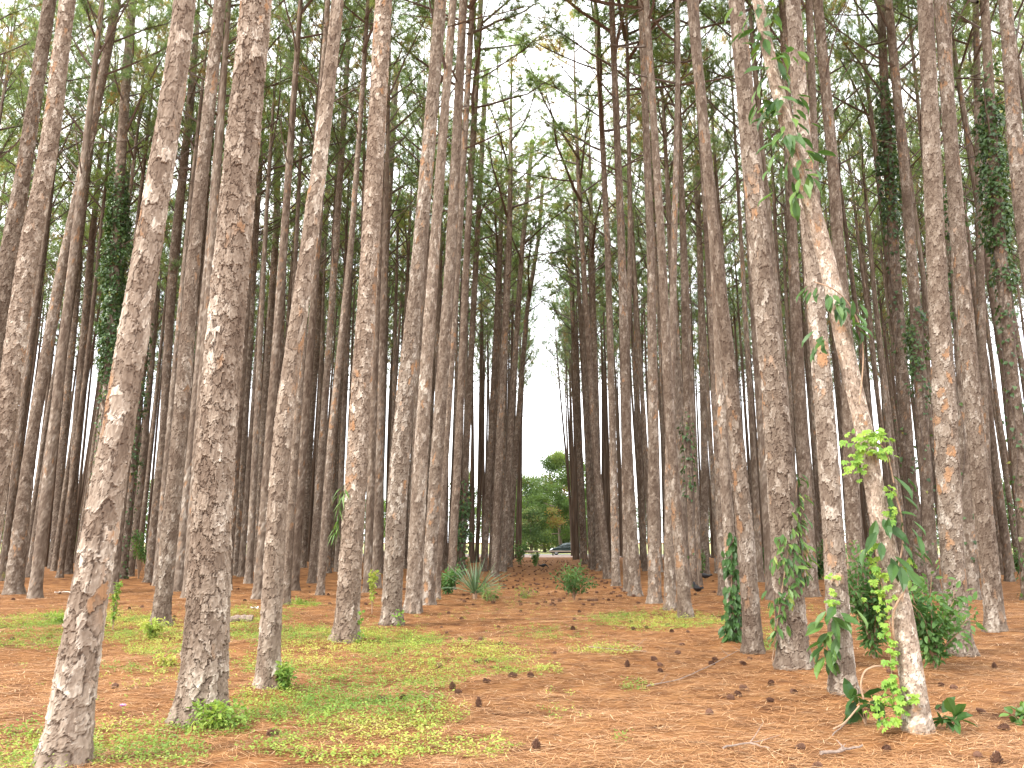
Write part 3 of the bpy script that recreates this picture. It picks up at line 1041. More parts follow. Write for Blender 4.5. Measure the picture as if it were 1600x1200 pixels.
g = Geo()
cm = CONES[0]
cv = np.array([v.co[:] for v in cm.vertices])
cf = [tuple(p.vertices) for p in cm.polygons]
c3 = np.array([f for f in cf if len(f) == 3])
for q in range(300):
    x, y = rng.uniform(-2.6, 2.8), 20 + 50 * rng.random() ** 1.2
    if q % 4 == 0:
        x = rng.uniform(3, 16) * rng.choice([-1, 1])
    s = rng.uniform(.07, .11)
    g.add(cv[:, [2, 0, 1]] * s + np.array([x, y, float(gz(x, y)) + s * .35]), c3)
o = g.obj('cone_litter', CONE)
o['kind'] = 'stuff'
o['label'] = 'scattered small dark cones far along the aisle'


# ------------------------------------------------------------------ vines
def on_trunk(key, z, th, off=.02):
    ax, rad, Y0 = CENTER[key]
    cx, cy_ = ax(z)
    r = rad(z) + off
    return np.stack([cx + r * np.cos(th), cy_ + r * np.sin(th), z], -1)


def z_of(key, py):
    Y0 = CENTER[key][2]
    ax = CENTER[key][0]
    z = 2.0
    for _ in range(12):
        x = float(ax(np.array([z]))[0][0])
        px, _p = project((x, Y0, z))
        z = at_depth(px, py, Y0)[2]
    return z


def ivy(key, py0, py1, bulk, count, label, size=.085, seed=0, part=0.0):
    """leafy sleeve of ivy round a trunk between two heights"""
    rng = np.random.default_rng(seed + 500)
    z1, z0 = z_of(key, py0), z_of(key, py1)
    z = rng.uniform(z0, z1, count)
    th = rng.uniform(0, 6.283, count)
    ax, rad, Y0 = CENTER[key]
    nz = vnoise(th / 6.283 * 5, z * 1.6, 5, seed) * .7 + vnoise(th / 6.283 * 9, z * 4, 9, seed + 1) * .3
    env = sstep(0, .30, (z - z0) / (z1 - z0)) * sstep(0, .22, (z1 - z) / (z1 - z0))
    ok = rng.random(count) < np.clip(2.2 * (nz - .28) + .25 * env - part, 0, 1) * (.12 + .88 * env)
    low = rng.random(count) < .07 * (rng.random(count) < vnoise(z * 0 + 3, rng.uniform(0, 1, count) * 0 + z * 2.1, 1 << 20, seed + 9))
    z = np.where(low, rng.uniform(0.1, max(.2, z0), count), z)
    ok = ok | low
    env = np.where(low, .05, env)
    z, th, nz, env = z[ok], th[ok], nz[ok], env[ok]
    off = .02 + bulk * .8 * (nz * 1.2) ** 1.6 * rng.random(len(z)) ** .6 * (.35 + .65 * env)
    P = on_trunk(key, z, th, off)
    out = np.stack([np.cos(th), np.sin(th), z * 0], -1)
    Yd = out * rng.uniform(.1, .9, (len(z), 1)) + np.array([0, 0, -1]) * rng.uniform(.3, 1.1, (len(z), 1)) + rng.normal(0, .35, (len(z), 3))
    t = thing('ivy_vine', label, 'ivy', (float(ax(np.array([z0]))[0][0]), Y0, float(z0)), 'vines climbing the trunks')
    base = np.array(t.location)
    g = Geo()
    leaves(g, HEART, P - base, Yd, out + np.array([0, 0, .5]) + rng.normal(0, .35, (len(z), 3)), rng.uniform(.7, 1.3, len(z)) * size, 0, np.clip(rng.normal(.4, .28, len(z)), 0, 1))
    g.obj('leaves', IVY, t)
    g = Geo()
    for q in range(4):
        zz = np.linspace(0 if q < 3 else max(0, z0 - .8), z1 - .3 - .3 * q, 60)
        tube(g, on_trunk(key, zz, q * 1.57 + .6 * np.sin(zz * 1.3 + q) + .4, .012) - base, .010, 4)
    g.obj('stem', TWIG, t)


ivy('V1', 262, 640, .58, 10000, 'thick dark ivy column on the trunk behind the leaning pine', .12, 1, -.25)
ivy('M5', 470, 800, .34, 2600, 'dark ivy hanging on the thin trunk right of the leaning pine', .12, 2, .2)
ivy('N1', 120, 400, .40, 3600, 'dense dark ivy high on the pine behind the crooked tree', .13, 3)
ivy('N2', 470, 640, .32, 1500, 'thin ivy on the dark pine left of the orange flecked pine', .12, 4, .35)
ivy('N5', 100, 520, .48, 5200, 'heavy dark ivy on the pine at the right margin', .13, 5, .05)
ivy('L2', 745, 868, .34, 1500, 'dark leafy vine column above the spiky plant beside the aisle', .15, 6)
ivy('N3', 250, 560, .22, 1500, 'sparse ivy on the dark pine behind the bare straight pine', .12, 7, .35)
ivy('R9', 640, 800, .16, 350, 'few ivy leaves on the dark pine behind the front leaning pine', .12, 8, .3)


def vine(name, key, dots, tmpl, mat, size, n_each, spread, label, cat, seed, hang=.8, tones=(.15, .75), stems=(), front=True, dy=None, five=False):
    """leaf clusters of a climbing plant at picture positions on a trunk's depth"""
    rng = np.random.default_rng(seed + 900)
    ax, rad, Y0 = CENTER[key]
    pts = []
    for (px, py) in dots:
        p0 = at_depth(px, py, Y0)
        r = float(rad(np.array([max(0, p0[2])]))[0])
        cx = float(ax(np.array([p0[2]]))[0][0])
        dx = np.clip((p0[0] - cx) / (r + .03), -1, 1)
        yy = Y0 - math.sqrt(max(0.05, 1 - dx * dx)) * (r + .03) if dy is None else Y0 + dy
        pts.append(at_depth(px, py, yy))
    pts = np.array(pts)
    P = np.repeat(pts, n_each, 0) + rng.normal(0, 1, (len(pts) * n_each, 3)) * np.array([spread, spread * .6, spread])
    P[:, 2] = np.maximum(P[:, 2], .03)
    n = len(P)
    c = np.stack([ax(P[:, 2])[0], ax(P[:, 2])[1]], -1)
    out = norm(np.concatenate([P[:, :2] - c, np.zeros((n, 1))], 1) + np.array([0, -.05, 0]))
    rr = rad(P[:, 2]) + .03
    dist = np.hypot(P[:, 0] - c[:, 0], P[:, 1] - c[:, 1])
    push = np.maximum(0, rr - dist)
    P = P + out * push[:, None]
    Yd = out * rng.uniform(.2, .9, (n, 1)) + np.array([0, 0, -hang]) + rng.normal(0, .4, (n, 3))
    Nn = out + np.array([0, 0, .7]) + rng.normal(0, .3, (n, 3))
    t = thing(name, label, cat, tuple(pts[np.argmin(pts[:, 2])]), 'vines climbing the trunks')
    base = np.array(t.location)
    g = Geo()
    sz = rng.uniform(.65, 1.25, n) * size
    tn = np.clip(rng.uniform(tones[0], tones[1], n), 0, 1)
    if five:
        Xd = norm(np.cross(Yd, Nn))
        Yn = norm(Yd)
        for a in (-1.25, -.6, 0, .6, 1.25):
            leaves(g, OVAL, P - base, Yn * math.cos(a) + Xd * math.sin(a), Nn, sz * (1 - .18 * abs(a)), 0, tn)
    else:
        leaves(g, tmpl, P - base, Yd, Nn, sz, 0, tn)
    g.obj('leaves', mat, t)
    if stems:
        g = Geo()
        for st in stems:
            w = st[0]
            sp_ = []
            for (px, py) in st[1]:
                p0 = at_depth(px, py, Y0)
                r = float(rad(np.array([max(0, p0[2])]))[0])
                cx = float(ax(np.array([p0[2]]))[0][0])
                dx = np.clip((p0[0] - cx) / (r + .02), -1, 1)
                sp_.append(at_depth(px, py, Y0 - math.sqrt(max(0.0, 1 - dx * dx)) * (r + .015)))
            sp_ = np.array(sp_)
            tt = np.linspace(0, len(sp_) - 1, len(sp_) * 5)
            sm = np.stack([np.interp(tt, np.arange(len(sp_)), sp_[:, q]) for q in range(3)], -1)
            ker = np.ones(5) / 5
            sm = np.stack([np.convolve(np.pad(sm[:, q], 2, mode='edge'), ker, 'valid') for q in range(3)], -1)
            tube(g, sm - base, w, 6)
        g.obj('stem', STEM, t)


vine('creeper_vine', 'S', [(1335, 690), (1345, 682), (1357, 680), (1368, 684), (1378, 692), (1336, 705), (1340, 722), (1343, 735), (1382, 706), (1376, 712)], None, LIME, .06, 7, .045,
     'lime green creeper tuft wrapped round the middle of the crooked tree', 'creeper', 1, .7, (0, .9), five=True, stems=[(.006, [(1340, 690), (1355, 683), (1385, 700), (1398, 760)])])
vine('creeper_vine', 'S', [(1392, 765), (1390, 800), (1362, 860), (1368, 885), (1372, 905), (1380, 925), (1386, 940), (1376, 955), (1384, 985), (1392, 1010), (1396, 1040), (1392, 1060), (1390, 1075),
                           (1372, 1100), (1385, 1095), (1400, 1092), (1412, 1090), (1378, 1120), (1388, 1135), (1400, 1115), (1420, 1085), (1418, 880), (1402, 1075)], None, LIME, .055, 6, .04,
     'lime green creeper string trailing down the crooked tree to the ground', 'creeper', 2, .8, (0, .95), five=True,
     stems=[(.005, [(1366, 850), (1374, 900), (1390, 960), (1392, 1040), (1396, 1100), (1405, 1140)]), (.009, [(1412, 905), (1414, 925), (1402, 940), (1394, 965), (1398, 1010)]),
            (.008, [(1350, 1095), (1344, 1070), (1350, 1048), (1368, 1040), (1392, 1042)]), (.007, [(1345, 1100), (1320, 1130), (1300, 1140)])])
vine('climbing_philodendron', 'S', [(1380, 800), (1372, 812), (1366, 835), (1410, 815), (1400, 795), (1415, 830), (1420, 850), (1408, 860), (1362, 862), (1375, 870), (1425, 835), (1412, 875), (1395, 875), (1400, 765), (1404, 740)],
     LONG, GLOSSY, .21, 2, .06, 'large glossy dark leaves clasping the crooked tree low down', 'climbing plant', 3, 1.0, (.1, .6), stems=[(.008, [(1395, 760), (1408, 800), (1412, 850), (1400, 900)])])
vine('climbing_philodendron', 'S', [(1172, 15), (1168, 35), (1180, 50), (1190, 20), (1205, 60), (1215, 80), (1205, 95), (1222, 100), (1232, 90), (1198, 110), (1188, 150), (1196, 170), (1214, 160), (1228, 150), (1236, 160),
                                    (1205, 180), (1240, 190), (1226, 205), (1212, 215), (1250, 205), (1220, 240), (1232, 255), (1248, 245), (1256, 265), (1245, 280), (1262, 290), (1240, 295), (1262, 240)],
     LONG, GLOSSY, .19, 4, .07, 'mass of glossy leaves smothering the top of the crooked tree', 'climbing plant', 4, .9, (.1, .88), stems=[(.007, [(1185, 20), (1210, 90), (1225, 160), (1240, 220), (1258, 280)])])
vine('climbing_philodendron', 'S', [(1275, 452), (1285, 455), (1298, 458), (1306, 465), (1318, 475), (1328, 490), (1336, 500), (1282, 520), (1292, 535), (1345, 505)],
     LONG, GLOSSY, .18, 3, .05, 'arching spray of drooping leaves halfway up the crooked tree', 'climbing plant', 5, 1.0, (.2, .7), stems=[(.006, [(1270, 440), (1298, 448), (1325, 470), (1345, 510), (1350, 560), (1342, 640)])])
vine('climbing_philodendron', 'Rr', [(1298, 955), (1292, 970), (1300, 985), (1288, 995), (1285, 1008), (1292, 1020), (1312, 962), (1322, 958), (1286, 1025), (1296, 1005)],
     LONG, GLOSSY, .21, 3, .045, 'big bright leaves on the left edge of the straight orange patched pine', 'climbing plant', 6, .7, (.5, .85))
vine('creeper_vine', 'Rr', [(1296, 900), (1306, 898), (1302, 922), (1292, 940), (1300, 945), (1308, 938)], None, LIME, .045, 3, .02,
     'small yellow green creeper sprigs on the orange patched pine', 'creeper', 7, .6, (0, 1), five=True)
vine('climbing_pothos', 'Q', [(1246, 745), (1244, 765), (1248, 780), (1243, 800), (1240, 820), (1250, 815), (1228, 840), (1236, 850), (1246, 845), (1254, 860), (1240, 868), (1228, 878), (1245, 885), (1255, 880), (1252, 895),
                              (1230, 900), (1240, 908), (1222, 930), (1232, 925), (1218, 950), (1215, 880), (1226, 860), (1210, 935), (1208, 985), (1214, 970)],
     LONG, GLOSSY, .135, 6, .06, 'leafy vine climbing the right side of the thick pine', 'climbing plant', 8, .9, (.2, .95), stems=[(.007, [(1246, 745), (1240, 810), (1232, 860), (1222, 920), (1212, 990), (1206, 1040)])])
vine('climbing_pothos', 'P2', [(1144, 838), (1147, 850), (1140, 858), (1148, 866), (1136, 875), (1145, 880), (1150, 888), (1138, 890)], OVAL, GLOSSY, .15, 8, .05,
     'small clump of glossy leaves on the rear of two close trunks, upper clump', 'climbing plant', 9, .9, (.1, .6), stems=[(.006, [(1146, 835), (1142, 900), (1148, 990)])])
vine('climbing_pothos', 'P2', [(1150, 905), (1146, 918), (1142, 930), (1150, 938), (1138, 945), (1148, 950), (1156, 945), (1140, 960), (1150, 968), (1158, 962), (1136, 975), (1146, 982), (1152, 990), (1140, 992)], OVAL, GLOSSY, .15, 9, .06,
     'long clump of glossy leaves low on the rear of two close trunks', 'climbing plant', 10, 1.0, (.1, .6))
vine('climbing_fern', 'D', [(540, 765), (538, 778), (536, 790), (533, 800), (531, 812), (530, 822), (528, 832)], LANCE, GLOSSY, .26, 5, .035,
     'hanging spray of narrow leaves on the left edge of the pale based pine', 'fern', 11, 1.3, (.6, .85))
vine('creeper_vine', 'D', [(563, 955), (564, 970), (562, 985), (566, 995), (559, 1000)], None, LIME, .05, 4, .03, 'small creeper sprigs at the foot of the pale based pine', 'creeper', 12, .3, (0, .8), five=True)
vine('creeper_vine', 'E', [(622, 958), (624, 968), (620, 976), (614, 982), (627, 962)], None, LIME, .05, 5, .04, 'green sprig climbing the foot of the brown pine beside the aisle', 'creeper', 13, .2, (0, .5), five=True)


# ------------------------------------------------------------------ shrubs and weeds
def shrub(name, px, py, h, w, n, leaf, mat, label, cat, seed, tmpl=OVAL, tones=(0, 1), stems=9, group=None, base_gap=.12, asp=1.0, Y=None):
    rng = np.random.default_rng(seed + 1300)
    b = gp(px, py) if Y is None else at_depth(px, py, Y)
    z = float(gz(b[0], b[1]))
    t = thing(name, label, cat, (b[0], b[1], z), group)
    gs, gl = Geo(), Geo()
    P, D = [], []
    for q in range(stems):
        a = q * 2.4 + rng.normal(0, .4)
        hh = h * rng.uniform(.55, 1.0)
        rr = w * .5 * rng.uniform(.3, 1.0)
        e = np.array([math.cos(a) * rr, math.sin(a) * rr * asp, hh])
        s = np.linspace(0, 1, 6)[:, None]
        pts = e * np.array([1, 1, 0]) * s ** 1.4 + np.array([0, 0, hh]) * s ** .85 + rng.normal(0, .03 * h, (6, 3)) * s
        tube(gs, pts, np.linspace(.012, .004, 6) * max(.5, h), 4)
        for m in range(max(4, n // stems)):
            sq = rng.uniform(base_gap, 1.0) ** .7
            i = min(4, int(sq * 5))
            p = pts[i] + (pts[i + 1] - pts[i]) * (sq * 5 - i)
            o_ = rng.normal(0, 1, 3)
            o_ /= np.linalg.norm(o_)
            P.append(p + o_ * rng.uniform(.02, .16) * w * (.5 + .5 * sq))
            D.append(o_ + np.array([0, 0, -.15]))
    P, D = np.array(P), np.array(D)
    P[:, 2] = np.maximum(P[:, 2], .02)
    ph = rng.uniform(0, 50)
    tn = np.clip(vnoise(P[:, 0] * 4 / w + ph, P[:, 2] * 4 / w + ph, 1 << 20, seed) * (tones[1] - tones[0]) + tones[0] + rng.normal(0, .12, len(P)), 0, 1)
    leaves(gl, tmpl, P, D, np.array([0, 0, 1.0]) + rng.normal(0, .45, (len(P), 3)), rng.uniform(.65, 1.3, len(P)) * leaf, 0, tn)
    gs.obj('stem', STEM, t)
    gl.obj('foliage', mat, t)
    return t


shrub('bush', 897, 938, .9, 1.25, 1100, .085, BUSH, 'airy green bush standing alone in the middle of the aisle', 'bush', 1, base_gap=.3, stems=12)
shrub('bush', 1366, 1030, 1.5, 1.0, 1700, .09, BUSH, 'dense dark bush between the orange patched pine and the crooked tree', 'bush', 2, stems=16, base_gap=.03)
shrub('bush', 1462, 1046, 1.25, 1.2, 1300, .10, BUSH, 'large green bush right of the crooked tree under the orange flecked pine', 'bush', 3, stems=16, base_gap=.05)
shrub('bush', 1192, 897, 1.5, 1.3, 700, .13, BUSH, 'dark bush seen between the twin trunks and the thick vine clad pine', 'bush', 4, tones=(0, .7), base_gap=.03)
shrub('bush', 1281, 906, 1.5, 1.6, 800, .13, BUSH, 'dark bush seen right behind the straight orange patched pine', 'bush', 5, tones=(0, .6), base_gap=.03)
shrub('bush', 1590, 893, 1.6, 1.7, 800, .13, BUSH, 'bush at the right margin far behind the bare straight pine', 'bush', 6, tones=(0, .6), base_gap=.03)
shrub('bush', 1094, 900, 1.2, .7, 400, .12, BUSH, 'small green bush in the row right of the aisle near the black birds', 'bush', 7, tones=(.2, .8), base_gap=.05)
shrub('bush', 216, 905, 2.1, 1.0, 700, .11, BUSH, 'feathery green sapling bush just right of the leaning pine', 'bush', 8, tones=(.3, .9), base_gap=.45)
shrub('bush', 700, 930, .85, 1.1, 900, .10, BUSH, 'leafy bush round the foot of a pine left of the spiky plant', 'bush', 9, tones=(.1, .9), base_gap=.05)
shrub('bush', 836, 885, 1.0, .8, 350, .14, BUSH, 'small bush at the far end of the aisle before the road', 'bush', 10, tones=(.2, .8), base_gap=.05)
shrub('bush', 812, 884, 1.7, 1.5, 420, .15, BUSH, 'dark bush at the foot of the last trunks left of the aisle', 'bush', 11, tones=(0, .6), base_gap=.05)
shrub('weed_clump', 338, 1140, .20, .55, 650, .055, COVER, 'bright green weed clump at the foot of the thickest pine', 'weed', 12, tones=(0, .5), stems=16, base_gap=.02, group='weed clumps')
shrub('weed_clump', 443, 1082, .27, .22, 420, .055, COVER, 'bright green weed tuft leaning on the slim pine base', 'weed', 13, tones=(0, .35), stems=9, base_gap=.02, group='weed clumps')
shrub('weed_clump', 237, 1000, .32, .42, 500, .06, COVER, 'lime weed clump in front of the slender pine', 'weed', 14, tones=(.45, .85), stems=10, base_gap=.02, group='weed clumps')
shrub('weed_clump', 258, 1040, .14, .4, 260, .05, COVER, 'yellow green weed patch left of the thickest pine', 'weed', 15, tones=(.6, .9), stems=9, base_gap=.02, group='weed clumps')
shrub('weed_clump', 95, 975, .16, .9, 520, .06, COVER, 'mound of green weeds left of the leaning pine', 'weed', 16, tones=(.1, .6), stems=14, base_gap=.02, group='weed clumps')
shrub('weed_clump', 470, 944, .14, .7, 300, .06, COVER, 'low green weed mound right of the slim pine', 'weed', 17, tones=(0, .4), stems=10, base_gap=.02, group='weed clumps')
shrub('weed_clump', 92, 1186, .16, .35, 380, .05, COVER, 'weeds growing over the foot of the leaning pine', 'weed', 18, tones=(.1, .5), stems=10, base_gap=.02, group='weed clumps')
shrub('weed_clump', 15, 908, .35, .9, 260, .09, COVER, 'green grassy weed at the left margin among the thin pines', 'weed', 19, LANCE, tones=(0, .4), stems=10, base_gap=.02, group='weed clumps')
shrub('weed_clump', 762, 940, .5, 1.0, 320, .13, BUSH, 'grassy green clump at the foot of the spiky plant', 'weed', 26, LANCE, tones=(.3, 1), stems=10, base_gap=.02, group='weed clumps')
shrub('weed_clump', 820, 935, .30, .8, 200, .10, COVER, 'sparse grassy weed on the aisle in front of the spiky plant', 'weed', 20, LANCE, tones=(0, .4), stems=10, base_gap=.02, group='weed clumps')
shrub('weed_stalk', 581, 962, .95, .20, 260, .075, COVER, 'upright lime weed stalk between the pale based pine and the brown pine', 'weed', 21, tones=(.5, .85), stems=3, base_gap=.1, asp=.6)
shrub('weed_stalk', 176, 985, .98, .18, 300, .06, COVER, 'upright green weed stalk hugging the right edge of the leaning pine', 'weed', 22, tones=(0, .5), stems=3, base_gap=.05, asp=.6)
shrub('seedling', 1486, 1150, .17, .26, 20, .16, GLOSSY, 'small glossy leaved seedling right of the crooked tree foot', 'seedling', 23, tones=(.1, .5), stems=5, base_gap=.5)
shrub('seedling', 1594, 1134, .12, .26, 26, .11, GLOSSY, 'small seedling on the needles at the right margin', 'seedling', 24, tones=(.5, .9), stems=5, base_gap=.4)
shrub('seedling', 1352, 1128, .30, .35, 26, .20, GLOSSY, 'dark drooping leaves of a seedling left of the crooked tree foot', 'seedling', 25, tones=(0, .3), stems=6, base_gap=.5)

# spiky plant
b = gp(742, 935)
t = thing('spiky_plant', 'spiky plant with long grey green blades beside the aisle', 'spiky plant', (b[0], b[1], float(gz(b[0], b[1]))))
g = Geo()
r2 = np.random.default_rng(5)
for q in range(80):
    a = r2.uniform(0, 6.28)
    el = r2.uniform(.25, 1.45)
    L = r2.uniform(.7, 1.3)
    d = np.array([math.cos(a) * math.cos(el), math.sin(a) * math.cos(el), math.sin(el)])
    sd_ = np.array([-math.sin(a), math.cos(a), 0])
    up = np.cross(d, sd_) * -1
    s = np.linspace(0, 1, 6)
    c = d * (s * L)[:, None] + np.array([0, 0, .15]) - np.array([0, 0, 1]) * (s ** 2.4 * r2.uniform(.0, .3) * L)[:, None]
    w = np.array([.010, .015, .016, .013, .008, .001])
    v = np.concatenate([c - sd_ * w[:, None] + up * .01, c, c + sd_ * w[:, None] + up * .01])
    f = []
    for i in range(5):
        f += [[i, i + 6, i + 7, i + 1], [i + 6, i + 12, i + 13, i + 7]]
    g.add(v, f, 0, r2.uniform(0, 1))
BLADE = leafy('spiky blades', [(0, (.09, .14, .075)), (1, (.22, .30, .19))], .5, .2, .3, 0)
g.obj('blades', BLADE, t)
g = Geo()
tube(g, np.array([[0, 0, -.05], [0, 0, .1], [.01, 0, .25]]), [.06, .07, .05], 8, cap=True)
g.obj('stem', STEM, t)

# green shoots sprouting from the trunks
def sprouts(key, pys, label, seed):
    r2 = np.random.default_rng(seed)
    ax, rad, Y0 = CENTER[key]
    P, D = [], []
    for py in pys:
        z = z_of(key, py)
        for q in range(30):
            th = r2.uniform(0, 6.28)
            zz = z + r2.normal(0, .35)
            p = on_trunk(key, np.array([zz]), np.array([th]), .02 + .3 * r2.random())[0]
            P.append(p)
            D.append([math.cos(th), math.sin(th), r2.uniform(-.2, .9)])
    P = np.array(P)
    t = thing('pine_sprout', label, 'sprout', tuple(P[0]))
    g = Geo()
    needles(g, P - P[0], np.array(D), 26, .26, .016, r2, 1, np.clip(r2.normal(.35, .15, len(P)), 0, .7))
    for p, d in zip(P, D):
        p2 = p - P[0]
        tube(g, np.array([p2 - np.array([d[0], d[1], 0]) * .2, p2]), .006, 3)
    g.obj('needles', [TWIG, NEEDLE], t)


sprouts('L1', (200, 250, 290), 'fuzzy green needle sprouts high on a pine left of the aisle', 1)
sprouts('L2', (350, 390), 'dark green needle sprouts on the trunk above the ivy column beside the aisle', 2)
sprouts('H2', (420,), 'needle sprouts on the thin reddish pine near the ivy column', 3)


# ------------------------------------------------------------------ sticks, stump, scrap, flower
def stick(pxs, w, label, seed, twigs=2, mat=DEADWOOD, lift=.02):
    r2 = np.random.default_rng(seed)
    P = np.array([gp(px, py, .03) for px, py in pxs])
    P[:, 2] = gz(P[:, 0], P[:, 1]) + lift + w
    t = tag(link('fallen_stick', None, None, tuple(P[0])), label, 'stick', 'sticks fallen on the needles')
    tt = np.linspace(0, len(P) - 1, len(P) * 4)
    sm = np.stack([np.interp(tt, np.arange(len(P)), P[:, q]) for q in range(3)], -1) - P[0]
    sm += r2.normal(0, w * .35, sm.shape)
    g = Geo()
    tube(g, sm, np.linspace(w, w * .55, len(sm)), 7, cap=True)
    g.obj('stem', mat, t)
    for q in range(twigs):
        i = r2.integers(2, len(sm) - 2)
        d = sm[-1] - sm[0]
        d = d / np.linalg.norm(d) + r2.normal(0, .6, 3)
        d[2] = abs(d[2]) * .8 + .1
        g = Geo()
        tube(g, np.array([sm[i], sm[i] + d * .06, sm[i] + d * .16 + np.array([0, 0, .02])]), [w * .5, w * .4, w * .2], 5)
        g.obj('twig', mat, t)


stick([(1282, 1172), (1312, 1168), (1345, 1158)], .014, 'thick grey stick with short twigs left of the crooked tree foot', 1, 3)
stick([(1130, 1172), (1168, 1160), (1202, 1166)], .008, 'dull broken stick on the needles below the thick pine', 2, 2)
stick([(1010, 1066), (1060, 1058), (1105, 1042), (1150, 1018), (1172, 1014)], .007, 'long thin twig lying from the clearing towards the twin trunks', 3, 3)
stick([(86, 924), (100, 923), (116, 924)], .022, 'pale bare stick on needles left of the leaning pine', 4, 0, plain('pale wood', (.62, .54, .46), .8, .1))
stick([(920, 1012), (965, 1018), (1010, 1020)], .008, 'fine twig across the green patch of the clearing', 5, 2)
stick([(1300, 1140), (1322, 1122), (1345, 1100)], .006, 'thin curved twig leaning to the creeper at the crooked tree', 6, 1)

b = gp(402, 925)
t = thing('tree_stump', 'short cut stump with orange wood left of the slim pine', 'stump', (b[0], b[1], 0))
g, at = trunk_geo(straight, lambda z: np.interp(z, [-.1, .5], [.15, .12]), np.arange(-.1, .46, .04), 24, 555)
g.obj('trunk', BARK, t, True, at)
g = Geo()
tube(g, np.array([[0, 0, .4], [.01, 0, .5], [.015, .0, .56]]), [.105, .10, .06], 14, cap=True)
g.obj('cut_top', CUTWOOD, t)

b = gp(376, 968)
g = Geo()
r2 = np.random.default_rng(8)
zz = np.linspace(-.24, .24, 9)
tube(g, np.stack([zz, zz * .15, .04 + .02 * np.cos(zz * 9)], -1), .085 + r2.normal(0, .012, 9), 9, cap=True)
o = g.obj('wood_chunk', DEADWOOD)
o.location = (b[0], b[1], float(gz(b[0], b[1])) + .01)
tag(o, 'grey weathered wood chunk lying right of the thickest pine', 'wood')

b = gp(398, 951)
g = Geo()
gx, gy = np.meshgrid(np.linspace(-.09, .09, 7), np.linspace(-.07, .07, 6))
v = np.stack([gx, gy, .03 + r2.normal(0, .018, gx.shape)], -1).reshape(-1, 3)
a = (np.arange(5)[:, None] * 7 + np.arange(6)[None]).ravel()
g.add(v, np.stack([a, a + 1, a + 8, a + 7], -1))
o = g.obj('paper_scrap', plain('white paper', (.8, .79, .77), .7, .03))
o.location = (b[0], b[1], float(gz(b[0], b[1])) + .01)
tag(o, 'crumpled white paper scrap in the weeds left of the slim pine', 'litter')

b = gp(190, 1122)
t = thing('flower', 'single small pink flower in the weeds right of the leaning pine', 'flower', (b[0], b[1], float(gz(b[0], b[1]))))
PINK = plain('pink petals', (.72, .38, .66), .6, .1, 20, 0)
g = Geo()
n = 18
a = np.arange(n) * 2.4
Yd = np.stack([np.cos(a), np.sin(a), .2 + .7 * np.arange(n) / n], -1)
leaves(g, OVAL, np.repeat([[0, 0, .085]], n, 0), Yd, np.repeat([[0, 0, 1.0]], n, 0), .034)
g.obj('petals', PINK, t)
g = Geo()
tube(g, np.array([[.01, 0, -.01], [.005, 0, .05], [0, 0, .088]]), .003, 5)
g.obj('stem', COVER, t)

# ------------------------------------------------------------------ birds
BIRD = plain('black feathers', (.016, .015, .017), .5, .3, 40, .2, .4)
BILL = plain('bird beak and legs', (.25, .17, .10), .6, .2)


def bird(px, py, h, face, label, head_down=False):
    b = gp(px, py)
    t = thing('black_bird', label, 'bird', (b[0], b[1], float(gz(b[0], b[1]))), 'black birds foraging under the pines')
    t.rotation_euler = (0, 0, face)
    t.scale = (h, h, h)
    g = Geo()
    hx, hz = (.62, .42) if head_down else (.46, .93)
    pts = np.array([[-.78, 0, .62], [-.62, 0, .60], [-.42, 0, .52], [-.22, 0, .50], [0, 0, .52], [.20, 0, .58], [.34, 0, .64 if head_down else .72],
                    [.44 if not head_down else .5, 0, .80 if not head_down else .55], [hx, 0, hz], [hx + .07, 0, hz + .01], [hx + .12, 0, hz]])
    rad_ = np.array([.10, .09, .12, .20, .25, .22, .14, .095, .10, .085, .03])
    tube(g, pts, rad_, 12, cap=True)
    # folded wings and tail belong to the body surface
    for s in (-1, 1):
        tube(g, np.array([[.16, s * .20, .60], [-.1, s * .225, .56], [-.4, s * .16, .56], [-.62, s * .06, .57]]), [.06, .10, .07, .02], 8, cap=True)
    g.obj('body', BIRD, t, True)
    g = Geo()
    tube(g, np.array([[hx + .10, 0, hz], [hx + .20, 0, hz - .02], [hx + .28, 0, hz - .05]]), [.035, .025, .004], 6)
    g.obj('beak', BILL, t)
    for s in (-1, 1):
        g = Geo()
        tube(g, np.array([[-.02, s * .10, .36], [-.05, s * .10, .18], [0, s * .10, .01]]), [.035, .02, .018], 6)
        for a in (-.5, 0, .5, 3.1):
            tube(g, np.array([[0, s * .10, .012], [.13 * math.cos(a), s * .10 + .13 * math.sin(a), .008]]), [.014, .006], 4)
        g.obj('leg', BILL, t)


bird(1090, 930, .40, R(110), 'black bird standing between the trunks right of the aisle, nearer of two')
bird(1102, 909, .42, R(200), 'black bird pecking behind another, beside a small green bush', True)
bird(849, 889, .40, R(15), 'black bird walking on the far part of the aisle', True)

# ------------------------------------------------------------------ road side: barriers and car
RAILM = plain('weathered rail timber', (.36, .30, .24), .9, .25, 12, .4, .1, 0, (.2, 1, 1))
POSTM = plain('dark barrier post', (.10, .085, .075), .9, .3, 14)


def barrier(px0, px1, Y, label):
    x0 = at_depth(px0, 861, Y)[0]
    x1 = at_depth(px1, 861, Y)[0]
    t = thing('log_barrier', label, 'barrier', ((x0 + x1) / 2, Y, 0), 'low timber barriers along the road')
    h = (x1 - x0) / 2
    g = Geo()
    tube(g, np.array([[-h, 0, .50], [-h * .3, 0, .505], [h * .4, 0, .495], [h, 0, .50]]), .085, 10, cap=True)
    g.obj('rail', RAILM, t, True)
    for s in (-1, 1):
        g = Geo()
        tube(g, np.array([[s * h * .72, 0, -.1], [s * h * .72, 0, .43]]), .09, 8, cap=True)
        g.obj('post', POSTM, t)


